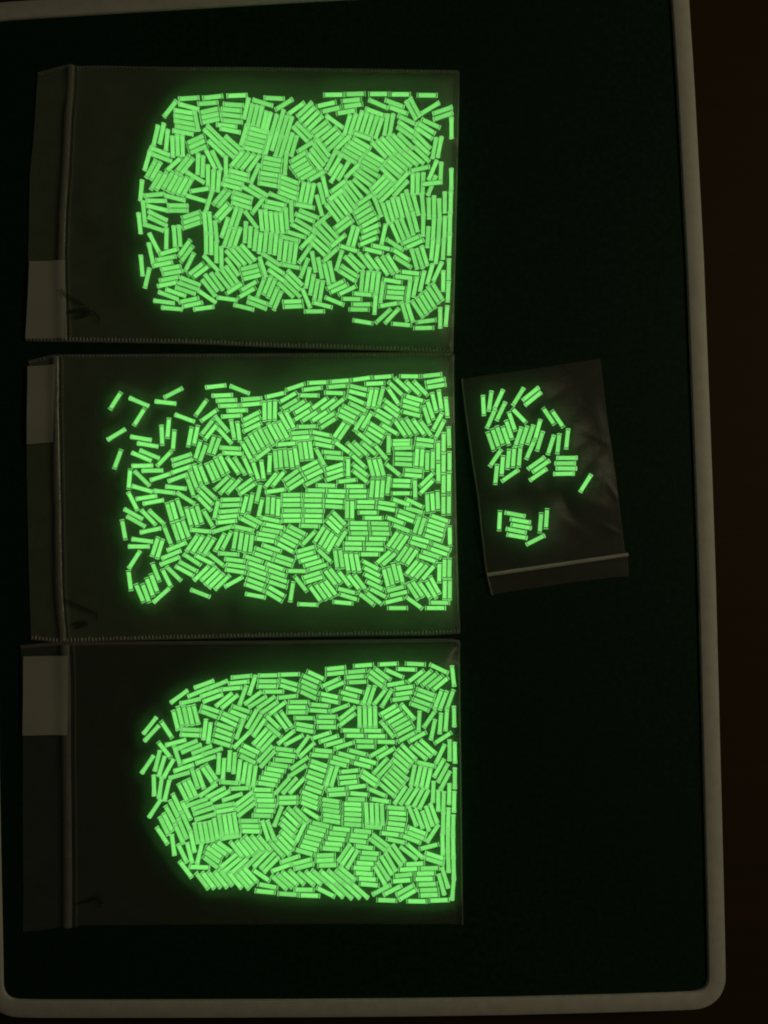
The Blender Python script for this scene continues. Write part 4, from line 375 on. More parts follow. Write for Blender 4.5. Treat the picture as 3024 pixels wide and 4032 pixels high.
3: '''705.4,2742.8,143.7,0 590.2,2857.2,128.3,0 597.2,2887.8,132.9,0 656.0,2872.9,56.9,0 803.3,2694.2,159.9,0 857.2,2695.9,158.3,0 777.5,2727.1,157.6,0 828.4,2729.5,160.2,0 838.5,2748.9,159.2,0 748.5,2760.9,167.0,0 950.5,2664.4,174.5,0 939.9,2687.5,174.0,0 911.9,2711.0,174.7,0 881.6,2755.3,141.3,0 904.6,2762.6,140.7,0 956.6,2738.0,110.0,0 993.7,2697.4,108.3,0 996.3,2747.8,143.2,0 1014.2,2763.4,148.0,0 691.3,2836.1,76.0,0 709.2,2820.0,76.6,0 730.4,2818.8,77.6,0 750.6,2817.3,77.3,0 771.4,2813.3,75.5,0 830.0,2792.2,18.5,0 823.4,2812.5,20.6,0 908.7,2821.7,23.6,0 900.8,2841.5,25.7,0 950.4,2792.3,18.8,0 939.2,2811.9,21.6,0 752.5,2873.3,2.6,0 750.0,2894.1,2.2,0 806.3,2872.1,96.9,0 824.6,2886.3,97.2,0 885.5,2860.7,19.8,0 882.5,2883.1,20.2,0 877.8,2904.3,19.1,0 874.2,2927.2,17.0,0 945.0,2870.2,111.0,0 991.3,2830.5,119.2,0 1004.0,2851.0,121.7,0 1020.4,2865.9,124.0,0 950.3,2915.3,135.5,0 647.7,2952.6,51.0,0 691.8,2923.8,165.2,0 737.5,2932.2,157.8,0 753.6,2947.3,158.2,0 697.6,2975.5,71.7,0 794.6,2952.4,158.5,0 835.8,2959.4,161.0,0 758.8,2987.6,161.3,0 809.6,2992.0,160.5,0 1023.5,2900.3,131.2,0 989.4,2949.5,25.2,0 974.8,2965.7,23.8,0 1057.0,2659.4,178.4,0 1139.8,2655.7,178.2,0 1054.4,2682.5,0.0,0 1052.1,2702.9,0.0,0 1077.1,2723.3,179.9,0 1138.3,2687.4,15.6,0 1135.9,2708.3,16.6,0 1244.0,2659.0,24.8,0 1225.2,2673.8,23.6,0 1217.5,2694.0,24.0,0 1217.2,2715.6,24.1,0 1214.3,2737.3,24.6,0 1132.0,2743.7,173.6,0 1048.2,2766.3,145.4,0 1059.9,2785.9,145.1,0 1093.6,2787.5,143.1,0 1175.9,2764.0,0.0,0 1169.3,2784.7,0.4,0 1168.8,2804.7,0.0,0 1197.8,2827.1,0.6,0 1199.8,2855.4,10.2,0 1200.5,2875.8,10.3,0 1259.7,2776.8,4.9,0 1254.1,2798.4,4.4,0 1321.3,2631.2,174.1,0 1321.7,2651.6,174.1,0 1404.6,2643.9,174.9,0 1397.9,2665.0,176.0,0 1407.9,2685.6,177.8,0 1302.1,2687.1,155.4,0 1321.6,2700.9,156.7,0 1393.1,2716.4,13.7,0 1375.0,2734.1,15.2,0 1382.0,2757.3,13.8,0 1297.4,2738.4,11.9,0 1299.0,2759.8,11.9,0 1337.4,2788.7,159.6,0 1367.0,2808.4,141.5,0 1367.0,2834.3,142.7,0 1287.8,2822.1,0.1,0 1280.6,2842.5,1.1,0 1288.7,2863.0,0.4,0 1383.1,2876.2,0.9,0 1397.7,2896.9,0.4,0 1074.0,2842.4,44.2,0 1107.7,2843.1,53.3,0 1127.7,2832.5,54.8,0 1077.1,2875.3,41.1,0 1039.5,2912.9,131.2,0 1056.0,2925.7,132.5,0 1126.2,2903.7,141.0,0 1157.2,2913.8,151.9,0 1192.1,2930.8,126.1,0 1208.4,2952.9,136.8,0 1265.0,2896.0,161.9,0 1295.0,2909.0,162.2,0 1316.9,2925.2,164.3,0 1354.7,2935.4,162.4,0 1119.5,2951.1,7.0,0 1129.7,2973.2,7.7,0 1117.1,2993.6,5.3,0 1274.0,2956.1,5.3,0 1260.5,2974.7,5.3,0 1365.4,2974.4,15.2,0 1407.9,2962.3,14.3,0 1044.3,2968.4,132.0,0 1431.3,2619.8,175.6,0 1528.6,2614.6,177.2,0 1635.5,2614.6,2.8,0 1600.6,2635.4,2.2,0 1728.3,2633.1,25.1,0 1783.9,2662.1,83.7,0 1506.2,2653.1,36.0,0 1484.7,2663.0,36.9,0 1478.1,2683.2,36.3,0 1552.3,2651.5,23.7,0 1558.2,2692.1,170.1,0 1637.3,2662.9,143.3,0 1669.5,2665.2,139.6,0 1691.5,2675.4,140.5,0 1713.4,2684.0,141.3,0 1735.0,2693.1,140.5,0 1592.2,2707.8,172.2,0 1590.3,2730.0,171.8,0 1578.7,2751.7,171.8,0 1677.9,2725.4,20.7,0 1672.4,2745.0,20.0,0 1662.5,2765.5,20.2,0 1651.5,2783.6,21.2,0 1442.2,2737.3,107.8,0 1463.5,2738.2,108.9,0 1496.3,2743.6,128.1,0 1522.9,2749.2,120.8,0 1725.2,2753.8,111.2,0 1745.5,2758.5,111.2,0 1772.2,2754.6,109.5,0 1529.1,2795.1,149.9,0 1543.5,2809.7,150.0,0 1557.5,2828.2,150.0,0 1573.1,2843.1,151.0,0 1585.7,2859.6,151.9,0 1595.1,2878.4,151.9,0 1602.2,2901.1,151.6,0 1606.1,2801.6,48.8,0 1524.2,2871.0,50.7,0 1415.6,2822.7,89.2,0 1436.8,2822.8,88.9,0 1457.1,2823.5,88.9,0 1477.5,2823.5,88.9,0 1650.1,2840.7,93.1,0 1691.4,2831.3,124.2,0 1704.9,2873.0,101.9,0 1733.8,2848.6,94.2,0 1757.3,2836.9,94.3,0 1787.9,2821.2,89.0,0 1467.6,2876.8,1.3,0 1482.7,2898.8,0.0,0 1436.8,2919.0,1.8,0 1520.4,2921.2,1.3,0 1440.2,2939.8,0.5,0 1643.7,2901.9,151.0,0 1744.0,2905.8,147.2,0 1734.0,2968.4,115.0,0 1770.2,2954.4,90.0,0 1791.0,2963.8,89.0,0 1489.4,2959.9,150.5,0 1519.8,2966.2,149.2,0 1609.7,2961.2,45.0,0 1594.9,2977.2,42.5,0 1648.4,2964.3,39.2,0 1667.8,2953.0,40.2,0 1686.1,2940.9,42.3,0 581.4,3010.5,124.3,0 619.6,2995.6,103.7,0 636.8,3017.7,107.1,0 663.5,3026.1,119.0,0 606.3,3092.8,88.5,0 631.6,3103.1,98.0,0 657.2,3113.2,103.2,0 609.7,3183.7,123.4,0 723.4,3023.8,161.6,0 705.0,3052.8,163.7,0 767.6,3065.5,71.7,0 789.9,3067.2,70.5,0 815.5,3051.2,55.4,0 833.0,3041.7,55.3,0 720.5,3120.9,63.1,0 739.7,3110.9,64.6,0 757.7,3102.7,64.6,0 819.2,3111.0,144.8,0 860.9,3007.0,92.8,0 880.3,3027.8,94.3,0 902.8,2996.4,93.4,0 922.5,3005.0,94.1,0 941.3,3032.4,96.7,0 961.7,3043.4,98.5,0 981.3,3050.7,97.6,0 1001.6,3057.3,97.8,0 975.7,2989.6,26.3,0 904.8,3081.5,4.1,0 944.8,3104.2,177.6,0 849.3,3121.1,152.3,0 867.8,3134.5,152.2,0 775.4,3158.9,160.7,0 914.6,3139.1,161.0,0 960.4,3144.8,142.4,0 965.5,3166.1,142.4,0 970.3,3188.2,142.3,0 794.5,3173.7,161.3,0 800.9,3192.9,162.1,0 807.9,3216.3,163.6,0 881.9,3171.7,169.7,0 886.7,3191.0,169.7,0 696.7,3161.4,65.1,0 685.8,3186.8,63.4,0 670.4,3208.2,61.7,0 661.1,3237.6,63.9,0 646.1,3252.0,63.9,0 733.7,3191.5,63.6,0 732.3,3236.2,65.5,0 719.8,3265.0,67.4,0 706.2,3285.3,66.2,0 638.7,3290.3,57.0,0 772.4,3280.9,79.6,0 792.4,3279.3,79.9,0 812.2,3277.1,80.0,0 831.5,3272.6,80.0,0 849.9,3263.1,80.0,0 868.5,3249.8,81.1,0 888.3,3247.8,81.1,0 907.8,3244.7,81.1,0 927.2,3240.4,81.1,0 908.1,3296.6,170.8,0 981.2,3232.3,0.0,0 984.8,3253.1,1.2,0 988.5,3273.0,1.2,0 1053.3,2989.9,131.9,0 1099.0,3013.2,8.6,0 1084.9,3031.4,9.2,0 1072.4,3049.8,9.8,0 1060.7,3068.3,9.5,0 1050.9,3087.6,8.4,0 1034.0,3109.9,1.6,0 1039.8,3131.5,1.8,0 1045.0,3151.7,1.4,0 1049.7,3171.9,1.3,0 1042.7,3192.2,1.4,0 1032.5,3212.1,2.0,0 1133.6,3140.8,178.8,0 1132.8,3161.0,178.9,0 1111.1,3094.8,132.0,0 1140.6,3094.2,132.2,0 1169.4,3094.2,133.9,0 1178.8,3004.8,145.2,0 1170.7,3036.5,147.1,0 1256.8,3006.2,19.0,0 1251.7,3025.4,19.0,0 1244.9,3047.3,18.1,0 1237.8,3066.9,19.5,0 1241.4,3091.0,21.2,0 1233.6,3110.7,19.4,0 1220.8,3129.9,21.3,0 1220.1,3150.9,21.3,0 1217.5,3171.1,21.3,0 1295.4,3056.8,107.5,0 1316.1,3057.0,107.5,0 1331.8,3007.4,14.1,0 1343.7,2989.8,14.3,0 1376.7,3036.1,174.3,0 1369.4,3060.0,175.6,0 1372.6,3081.0,174.4,0 1406.2,3097.7,173.5,0 1323.1,3108.4,176.6,0 1328.9,3127.9,176.6,0 1413.4,3126.3,5.2,0 1402.7,3147.3,2.2,0 1302.9,3152.4,8.7,0 1302.9,3172.5,8.7,0 1303.6,3192.6,8.7,0 1306.5,3213.1,8.7,0 1305.5,3233.6,9.6,0 1389.0,3166.8,2.5,0 1389.8,3186.6,2.5,0 1389.8,3206.7,2.9,0 1388.9,3227.3,4.0,0 1388.9,3247.2,4.0,0 1094.6,3214.7,111.4,0 1045.1,3270.6,71.9,0 1067.0,3268.3,69.5,0 1188.8,3207.9,44.6,0 1161.3,3208.9,45.1,0 1148.5,3226.0,45.0,0 1138.4,3247.9,42.9,0 1130.5,3268.6,44.0,0 1224.5,3203.1,32.1,0 1184.4,3276.4,115.7,0 1263.0,3246.6,13.8,0 1249.8,3263.8,13.8,0 1242.3,3282.4,13.7,0 1231.7,3301.3,13.9,0 1344.0,3264.5,5.9,0 1330.4,3283.3,5.6,0 1324.0,3303.6,5.7,0 1427.4,3272.9,5.6,0 1414.2,3291.5,5.6,0 1447.5,2995.9,15.4,0 1426.6,3012.1,14.0,0 1498.0,3016.1,132.6,0 1515.9,3029.3,132.7,0 1583.5,2994.0,42.1,0 1575.5,3014.4,42.0,0 1576.3,3043.4,41.9,0 1563.2,3059.5,42.6,0 1549.3,3074.3,41.9,0 1536.3,3091.2,43.5,0 1524.9,3111.1,40.4,0 1457.8,3055.4,34.3,0 1449.9,3074.0,34.3,0 1676.8,3008.7,12.9,0 1625.6,3053.6,100.9,0 1647.5,3055.3,103.0,0 1667.3,3059.7,102.1,0 1687.6,3066.1,101.9,0 1728.6,3024.8,119.2,0 1744.0,3044.2,118.5,0 1753.0,3073.2,117.6,0 1790.6,3064.6,90.4,0 1705.7,3117.9,92.1,0 1768.9,3126.5,91.2,0 1788.0,3157.1,91.2,0 1725.8,3152.8,90.0,0 1746.6,3157.8,91.6,0 1486.1,3120.2,22.8,0 1497.9,3151.6,9.6,0 1575.5,3131.2,123.1,0 1599.0,3133.9,123.3,0 1623.0,3136.6,123.3,0 1647.3,3140.9,118.0,0 1668.8,3147.3,116.5,0 1443.1,3202.3,86.9,0 1464.2,3204.0,87.8,0 1484.6,3205.5,87.8,0 1505.0,3207.1,87.8,0 1559.0,3181.3,5.1,0 1564.5,3202.2,4.1,0 1564.5,3223.7,5.5,0 1560.6,3244.8,6.7,0 1470.5,3256.4,4.4,0 1556.7,3265.2,6.8,0 1536.3,3284.0,6.6,0 1625.0,3214.0,68.5,0 1650.3,3223.2,69.4,0 1676.2,3232.7,71.1,0 1690.6,3213.7,71.1,0 1708.3,3202.0,70.4,0 1703.8,3281.8,123.3,0 1643.5,3271.2,21.0,0 1637.1,3290.0,21.0,0 1618.9,3304.2,21.0,0 1744.8,3242.5,91.6,0 1765.3,3222.1,91.8,0 1784.7,3250.3,91.1,0 681.9,3327.0,82.3,0 718.6,3359.9,64.3,0 746.8,3358.2,75.7,0 758.4,3315.7,78.2,0 785.3,3362.4,103.1,0 731.3,3423.1,52.6,0 785.0,3414.5,1.8,0 796.2,3468.0,52.3,0 820.1,3466.1,52.8,0 844.1,3463.4,51.4,0 869.6,3463.4,51.2,0 889.8,3455.6,50.5,0 925.0,3466.3,49.7,0 954.9,3470.0,48.8,0 968.7,3455.4,48.6,0 985.1,3442.2,46.8,0 883.9,3335.2,35.0,0 863.5,3345.2,35.0,0 843.5,3355.7,35.6,0 836.1,3375.0,35.8,0 830.2,3396.4,37.3,0 901.4,3388.5,140.4,0 914.4,3405.3,140.4,0 942.9,3408.7,137.9,0 931.5,3344.6,50.8,0 955.9,3343.3,50.8,0 974.8,3335.1,50.8,0 989.5,3321.2,50.3,0 1015.7,3321.5,50.7,0 999.7,3383.0,135.7,0 1042.8,3321.9,49.4,0 1028.2,3383.7,134.2,0 1029.0,3446.8,33.6,0 1054.3,3389.6,133.7,0 1068.1,3404.9,134.7,0 1090.4,3344.4,47.0,0 1113.8,3338.5,45.8,0 1123.5,3319.4,46.5,0 1133.7,3299.5,44.3,0 1054.4,3488.4,10.9,0 1044.2,3511.1,5.4,0 1133.6,3520.8,3.6,0 1219.0,3526.0,2.1,0 1197.1,3503.3,1.2,0 1282.3,3513.0,26.5,0 1141.7,3383.1,161.1,0 1107.1,3417.0,159.9,0 1188.9,3393.1,165.7,0 1196.5,3411.6,165.7,0 1099.1,3475.0,41.7,0 1120.6,3467.6,41.7,0 1141.2,3458.4,40.8,0 1168.2,3454.5,42.8,0 1206.7,3460.0,39.6,0 1234.4,3456.5,40.1,0 1258.2,3450.7,40.1,0 1292.7,3454.0,40.1,0 1322.1,3452.8,40.1,0 1353.0,3452.5,39.6,0 1367.9,3439.1,39.6,0 1321.4,3506.0,42.3,0 1356.3,3511.0,42.5,0 1387.3,3509.0,42.2,0 1419.2,3509.2,41.6,0 1197.9,3355.0,15.8,0 1280.6,3367.9,177.9,0 1280.1,3387.7,177.9,0 1290.3,3407.2,177.9,0 1224.1,3320.1,14.3,0 1215.7,3338.8,15.0,0 1313.9,3323.5,4.3,0 1304.1,3342.6,4.3,0 1408.9,3312.0,7.3,0 1354.6,3357.8,123.9,0 1368.2,3373.1,123.9,0 1387.6,3383.7,120.7,0 1434.1,3335.5,7.6,0 1457.7,3359.6,3.8,0 1450.1,3379.5,3.3,0 1437.3,3399.7,3.5,0 1425.9,3418.9,3.6,0 1434.2,3440.0,4.5,0 1446.6,3461.3,3.7,0 1453.6,3483.3,5.2,0 1501.4,3311.8,37.3,0 1489.0,3327.4,37.5,0 1570.0,3359.0,55.2,0 1556.5,3376.0,53.7,0 1538.3,3394.4,60.1,0 1522.2,3408.0,58.7,0 1509.2,3429.4,57.7,0 1496.4,3448.6,59.4,0 1560.2,3310.7,11.9,0 1609.2,3358.6,37.4,0 1635.4,3351.7,41.1,0 1689.5,3333.6,166.1,0 1712.4,3370.2,18.4,0 1710.3,3390.4,18.4,0 1632.7,3401.5,176.4,0 1608.3,3422.9,176.4,0 1690.4,3419.0,178.1,0 1589.6,3445.8,173.7,0 1675.0,3439.5,177.8,0 1581.7,3467.7,175.6,0 1670.3,3461.0,178.9,0 1682.1,3482.1,177.9,0 1687.6,3504.1,177.8,0 1689.9,3524.5,177.8,0 1502.3,3503.5,152.2,0 1545.7,3505.3,153.1,0 1595.1,3504.1,151.0,0 1606.1,3522.9,150.0,0 1523.0,3544.8,2.2,0 1641.3,3548.7,1.1,0 1728.9,3544.8,177.8,0 1752.8,3456.4,73.1,0 1738.5,3482.9,74.6,0 1783.4,3502.5,95.1,0 1786.3,3418.7,88.9,0 1784.7,3334.8,88.9,0 1742.8,3325.7,88.6,0 1763.7,3308.9,90.2,0 1765.1,3393.4,88.0,0''',
}
VIALS = {}
for k, s in DATA.items():
    VIALS[k] = np.array([[float(c) for c in t.split(',')] for t in s.split()])
VL = 82.0 * S
VR = 19.7 * S / 2
ZB = 0.00012 + VR                                   # axis height of a vial lying on the back film

# ------------------------------------------------------------------ bags
def coons(L, R, T, B, nu, nv):
    """grid between four pixel polylines; u runs left->right, v top->bottom"""
    L = smooth_line(L, nv + 1); R = smooth_line(R, nv + 1); T = smooth_line(T, nu + 1); B = smooth_line(B, nu + 1)
    u = np.linspace(0, 1, nu + 1)[:, None, None]; v = np.linspace(0, 1, nv + 1)[None, :, None]
    c00, c10, c01, c11 = T[0], T[-1], B[0], B[-1]
    G = (1 - u) * L[None] + u * R[None] + (1 - v) * T[:, None] + v * B[:, None] \
        - ((1 - u) * (1 - v) * c00 + u * (1 - v) * c10 + (1 - u) * v * c01 + u * v * c11)
    return G

def seg_dist(pts, V):
    """distance in px from points to the nearest vial axis"""
    best = np.full(len(pts), 1e9)
    c = np.cos(np.radians(V[:, 2])); s = np.sin(np.radians(V[:, 2]))
    for i in range(0, len(pts), 600):
        d = pts[i:i + 600, None, :] - V[None, :, :2]
        t = np.clip(d[..., 0] * c + d[..., 1] * s, -36, 36)
        e = np.hypot(d[..., 0] - t * c, d[..., 1] - t * s)
        best[i:i + 600] = e.min(1)
    return best

def blur(A, k):
    for _ in range(k):
        B = np.pad(A, 1, mode='edge')
        A = (B[:-2, 1:-1] + B[2:, 1:-1] + B[1:-1, :-2] + B[1:-1, 2:] + 4 * A) / 8
    return A

def grid_mesh(name, G, Z, m, parent, flip=False):
    nu, nv = G.shape[0], G.shape[1]
    vs = px(G.reshape(-1, 2), Z.reshape(-1))
    fs = []
    for i in range(nu - 1):
        for j in range(nv - 1):
            a = i * nv + j
            f = (a, a + 1, a + nv + 1, a + nv)
            fs.append(f[::-1] if flip else f)
    return new_obj(name, vs, fs, m, parent, True)

def zbump(x, y, pts):                               # soft wrinkle ridges: (x0,y0,x1,y1,width,height)
    z = np.zeros_like(x)
    for x0, y0, x1, y1, wd, h in pts:
        dx, dy = x1 - x0, y1 - y0
        L2 = dx * dx + dy * dy
        t = np.clip(((x - x0) * dx + (y - y0) * dy) / L2, 0, 1)
        d = np.hypot(x - x0 - t * dx, y - y0 - t * dy)
        z += h * np.exp(-(d / wd) ** 2) * (0.35 + 0.65 * np.sin(np.pi * np.clip(t, 0.02, 0.98)))
    return z

def build_bag(name, label, V, L, R, T, B, zipline, zipw, puff, lam, mats, nu, nv, wrinkles=(), seams=(), edge_fold=None,
              labelquad=None, marks=(), seed=1, zip_h=0.0006, flat=None):
    mf, mb = mats
    root = empty(name)
    tag(root, label, 'plastic bag')
    G = coons(L, R, T, B, nu, nv)
    pts = G.reshape(-1, 2)
    d = seg_dist(pts, V).reshape(G.shape[:2])
    z = puff * np.exp(-(np.maximum(d - 8, 0) / lam) ** 1.5)
    if flat is not None: z *= flat(G[..., 0], G[..., 1])
    # distance to the sealed sides, in px
    e = np.full(d.shape, 1e9)
    for ln in (T, B, R):
        r = resample(ln, 60)
        for k0 in range(0, len(pts), 4000):
            dd = np.hypot(pts[k0:k0 + 4000, None, 0] - r[None, :, 0], pts[k0:k0 + 4000, None, 1] - r[None, :, 1]).min(1)
            e.reshape(-1)[k0:k0 + 4000] = np.minimum(e.reshape(-1)[k0:k0 + 4000], dd)
    z = blur(z, 10)
    ef = np.clip((e - 2) / 62.0, 0, 1) ** 0.6
    floor = (2 * VR + 0.0004) * 1.04 * np.exp(-(np.maximum(d - 17, 0) / 26.0) ** 2)
    z = np.maximum(z * ef, floor)
    rng = np.random.default_rng(seed)
    x, y = G[..., 0], G[..., 1]
    wav = np.zeros_like(x)
    for _ in range(9):                              # large lazy waves of slack film
        a = rng.uniform(0, 6.28); kx = rng.uniform(0.004, 0.017)
        wav += np.sin((x * math.cos(a) + y * math.sin(a)) * kx + rng.uniform(0, 6.28)) * rng.uniform(0.3, 1)
    z = z + 0.00030 + (wav * 0.00007 + 0.00022) * np.clip(e / 40, 0.05, 1)
    z = z + zbump(x, y, wrinkles) * (0.65 if zipw > 18 else 0.36)
    zl = smooth_line(zipline, 60, 3)
    # film climbs over the zip
    dz = np.hypot(pts[:, None, 0] - zl[None, :, 0], pts[:, None, 1] - zl[None, :, 1]).min(1).reshape(d.shape)
    z = z + zip_h * 0.8 * np.exp(-(dz / (zipw * 0.9)) ** 2)
    z[G[..., 0] < -1e8] = 0
    front = grid_mesh('front_film', G, z, mf, root)
    back = grid_mesh('back_film', G[::4, ::4], np.full(G[::4, ::4].shape[:2], 0.00008), mb, root)
    hw = zipw / 2
    pr = [(-hw, 0), (-hw * 0.75, zip_h * 0.55), (-hw * 0.3, zip_h * 0.9), (hw * 0.1, zip_h), (hw * 0.55, zip_h * 0.7), (hw, 0)]
    wob = np.interp(np.linspace(0, 1, 60), np.linspace(0, 1, 12), rng.normal(0, 0.00008, 12))
    zp = strip('zip_strip', zl, pr, M_zip if zipw > 18 else M_zip_small, root, zline=0.0008 + zip_h * 0.8 + wob)
    if zipw > 18:
        z2 = zl + np.array([zipw * 0.95, 0])
        groove = strip('zip_rib', z2, [(-5, 0), (-2, 0.0002), (2, 0.0002), (5, 0)], M_rib, root, zline=0.0008 + zip_h * 0.35 + wob)
    for kind, ln, amp in seams:
        s = smooth_line(ln, 120, 2)
        strip('side_seam', s, [(-7, 0), (-5, 0.00012), (3, 0.00012), (6, 0)], M_seam, root, zline=np.full(120, 0.00062))
        if amp > 0:                                 # heat-crimped teeth along the seal
            Lpx = np.hypot(*np.diff(s, axis=0).T).sum()
            nt_ = int(Lpx / 13.9)
            pp = resample(s, nt_ * 2 + 1)
            vs = []; fs = []
            for k in range(nt_):
                a = pp[2 * k + 1]; t = pp[2 * k + 2] - pp[2 * k]
                t /= np.linalg.norm(t); nn = np.array([-t[1], t[0]])
                if nn[1] * kind > 0: nn = -nn       # teeth point into the bag
                h = (13 + rng.uniform(-2, 2)) * amp
                wd_ = 3.0 + rng.uniform(-.6, .6)
                hz = 0.00035 + rng.uniform(0, 0.00025)
                b = len(vs)
                for tt, hh, zz in ((-wd_, -2, .0), (wd_, -2, .0), (wd_, h, .0), (-wd_, h, .0), (-wd_ * .4, 0, hz), (wd_ * .4, 0, hz), (wd_ * .4, h * .8, hz), (-wd_ * .4, h * .8, hz)):
                    c = a + t * tt + nn * hh
                    vs.append(P(c[0], c[1], 0.0007 + zz))
                fs += [(b + 4, b + 5, b + 6, b + 7), (b, b + 1, b + 5, b + 4), (b + 1, b + 2, b + 6, b + 5), (b + 2, b + 3, b + 7, b + 6), (b + 3, b, b + 4, b + 7)]
            new_obj('crimp_teeth', vs, fs, M_tooth, root)
    if edge_fold is not None:
        s = smooth_line(edge_fold, 100, 2)
        strip('end_fold', s, [(-3.0, 0), (-1.5, 0.0003), (1.0, 0.00035), (2.6, 0)], M_seam, root, zline=np.full(100, 0.0005))
    if labelquad is not None:
        A, Bq, C, D = [np.array(p_, float) for p_ in labelquad]
        nu_, nv_ = 14, 20
        vs = []; fs = []
        for i in range(nu_ + 1):
            for j in range(nv_ + 1):
                u_, v_ = i / nu_, j / nv_
                p_ = (1 - v_) * ((1 - u_) * A + u_ * Bq) + v_ * ((1 - u_) * D + u_ * C)
                dz_ = np.hypot(zl[:, 0] - p_[0], zl[:, 1] - p_[1]).min()
                zz = 0.00125 + 0.00009 * math.sin(p_[1] * .02) + (zip_h * 1.3) * math.exp(-(dz_ / (zipw * 1.0)) ** 2)
                vs.append(P(p_[0], p_[1], zz))
        for i in range(nu_):
            for j in range(nv_):
                a = i * (nv_ + 1) + j
                fs.append((a, a + 1, a + nv_ + 2, a + nv_ + 1))
        new_obj('write_on_label', vs, fs, M_label, root, True)
    for pts_, wpx in marks:
        s = smooth_line(pts_, 24, 2)
        w_ = wpx * 1.5
        vs = []; fs = []
        tan = np.gradient(s, axis=0); tan /= np.linalg.norm(tan, axis=1)[:, None]
        nor = np.c_[-tan[:, 1], tan[:, 0]]
        for i in range(24):
            hw_ = w_ * (0.35 + 0.65 * math.sin(math.pi * (0.08 + 0.84 * i / 23)))
            dz_ = np.hypot(zl[:, 0] - s[i, 0], zl[:, 1] - s[i, 1]).min()
            zz = 0.0016 + (zip_h * 2.0) * math.exp(-(dz_ / (zipw * 1.0)) ** 2)
            for sg in (-1, 1):
                c = s[i] + nor[i] * hw_ * sg
                vs.append(P(c[0], c[1], zz))
        for i in range(23):
            fs.append((2 * i, 2 * i + 1, 2 * i + 3, 2 * i + 2))
        new_obj('printed_mark', vs, fs, M_ink, root)
    return root

b1T = [(146, 290), (210, 272), (271, 256), (296, 266), (380, 262), (620, 268), (1000, 268), (1400, 274), (1806, 281)]
b1B = [(99, 1337), (260, 1340), (760, 1348), (1100, 1363), (1466, 1373), (1783, 1386)]
b1L = [(146, 290), (130, 525), (114, 688), (111, 905), (104, 1150), (99, 1337)]
b1R = [(1806, 281), (1807, 340), (1801, 630), (1792, 1000), (1784, 1300), (1783, 1386)]
build_bag('zip_bag', 'large clear zip bag at the top, holding a wide pile of glowing vials', VIALS[1], b1L, b1R, b1T, b1B,
          [(282, 258), (276, 360), (268, 471), (256, 688), (247, 851), (241, 1014), (246, 1150), (252, 1338)], 27, 0.0054, 92,
          (M_film, M_back), 150, 100, seams=((1, b1B, 1.0), (-1, b1T, 0.35)), edge_fold=b1R,
          flat=lambda x, y: 0.25 + 0.75 * np.clip((x - 600) / 250, 0, 1),
          wrinkles=((300, 700, 560, 1180, 60, 0.0006), (340, 1000, 420, 300, 70, 0.0005)),
          labelquad=((117, 1030), (260, 1027), (259, 1334), (101, 1334)),
          marks=(([(247, 1143), (262, 1163), (292, 1182), (335, 1205)], 5.5), ([(270, 1232), (300, 1226), (345, 1220), (352, 1232), (330, 1246), (290, 1252)], 8), ([(362, 1226), (384, 1240), (392, 1258), (384, 1276)], 4)), seed=3)

b2T = [(110, 1426), (160, 1413), (212, 1401), (240, 1402), (500, 1400), (1100, 1397), (1500, 1394), (1770, 1391), (1788, 1399)]
b2B = [(119, 2514), (230, 2526), (380, 2521), (520, 2517), (1000, 2506), (1400, 2499), (1700, 2497), (1811, 2490)]
b2L = [(110, 1426), (106, 1500), (102, 1858), (109, 2198), (119, 2514)]
b2R = [(1788, 1399), (1785, 1440), (1790, 1800), (1797, 2100), (1805, 2380), (1811, 2490)]
build_bag('zip_bag', 'large clear zip bag in the middle, its vials straying towards the zip', VIALS[2], b2L, b2R, b2T, b2B,
          [(220, 1404), (220, 1632), (226, 1858), (229, 2085), (234, 2311), (249, 2522)], 25, 0.0052, 82,
          (M_film, M_back), 150, 100, seams=((1, b2B, 0.9), (-1, b2T, 0.3)), edge_fold=b2R,
          flat=lambda x, y: 0.25 + 0.75 * np.clip((x - 600) / 400, 0, 1),
          wrinkles=((300, 1500, 420, 2300, 90, 0.0007),),
          labelquad=((109, 1443), (222, 1436), (214, 1741), (106, 1750)),
          marks=(([(253, 2358), (300, 2380), (350, 2402), (388, 2420), (380, 2440)], 4.5), ([(288, 2462), (312, 2450), (345, 2452), (330, 2464), (300, 2470)], 6)), seed=5)

b3T = [(79, 2549), (160, 2541), (249, 2534), (275, 2536), (600, 2533), (1100, 2530), (1400, 2526), (1788, 2522), (1810, 2530)]
b3B = [(86, 3674), (160, 3666), (249, 3655), (300, 3648), (700, 3645), (1300, 3643), (1822, 3643)]
b3L = [(79, 2549), (80, 2640), (88, 2902), (85, 3185), (88, 3524), (86, 3674)]
b3R = [(1810, 2530), (1808, 2590), (1813, 2950), (1817, 3250), (1820, 3550), (1822, 3643)]
build_bag('zip_bag', 'large clear zip bag at the bottom, its vials packed towards the closed end', VIALS[3], b3L, b3R, b3T, b3B,
          [(257, 2537), (262, 2700), (263, 3015), (266, 3241), (268, 3467), (268, 3650)], 34, 0.0048, 74,
          (M_film_clear, M_back), 150, 100, seams=((-1, b3T, 0.0),), edge_fold=b3R,
          flat=lambda x, y: (1 - 0.62 * np.clip((y - 3330) / 250, 0, 1)) * (0.12 + 0.88 * np.clip((x - 700) / 350, 0, 1)),
          wrinkles=((330, 2650, 420, 3500, 90, 0.0005),),
          labelquad=((93, 2584), (272, 2580), (270, 2891), (90, 2896)),
          marks=(([(300, 3554), (340, 3548), (385, 3530), (400, 3550), (392, 3572)], 5),), seed=8)

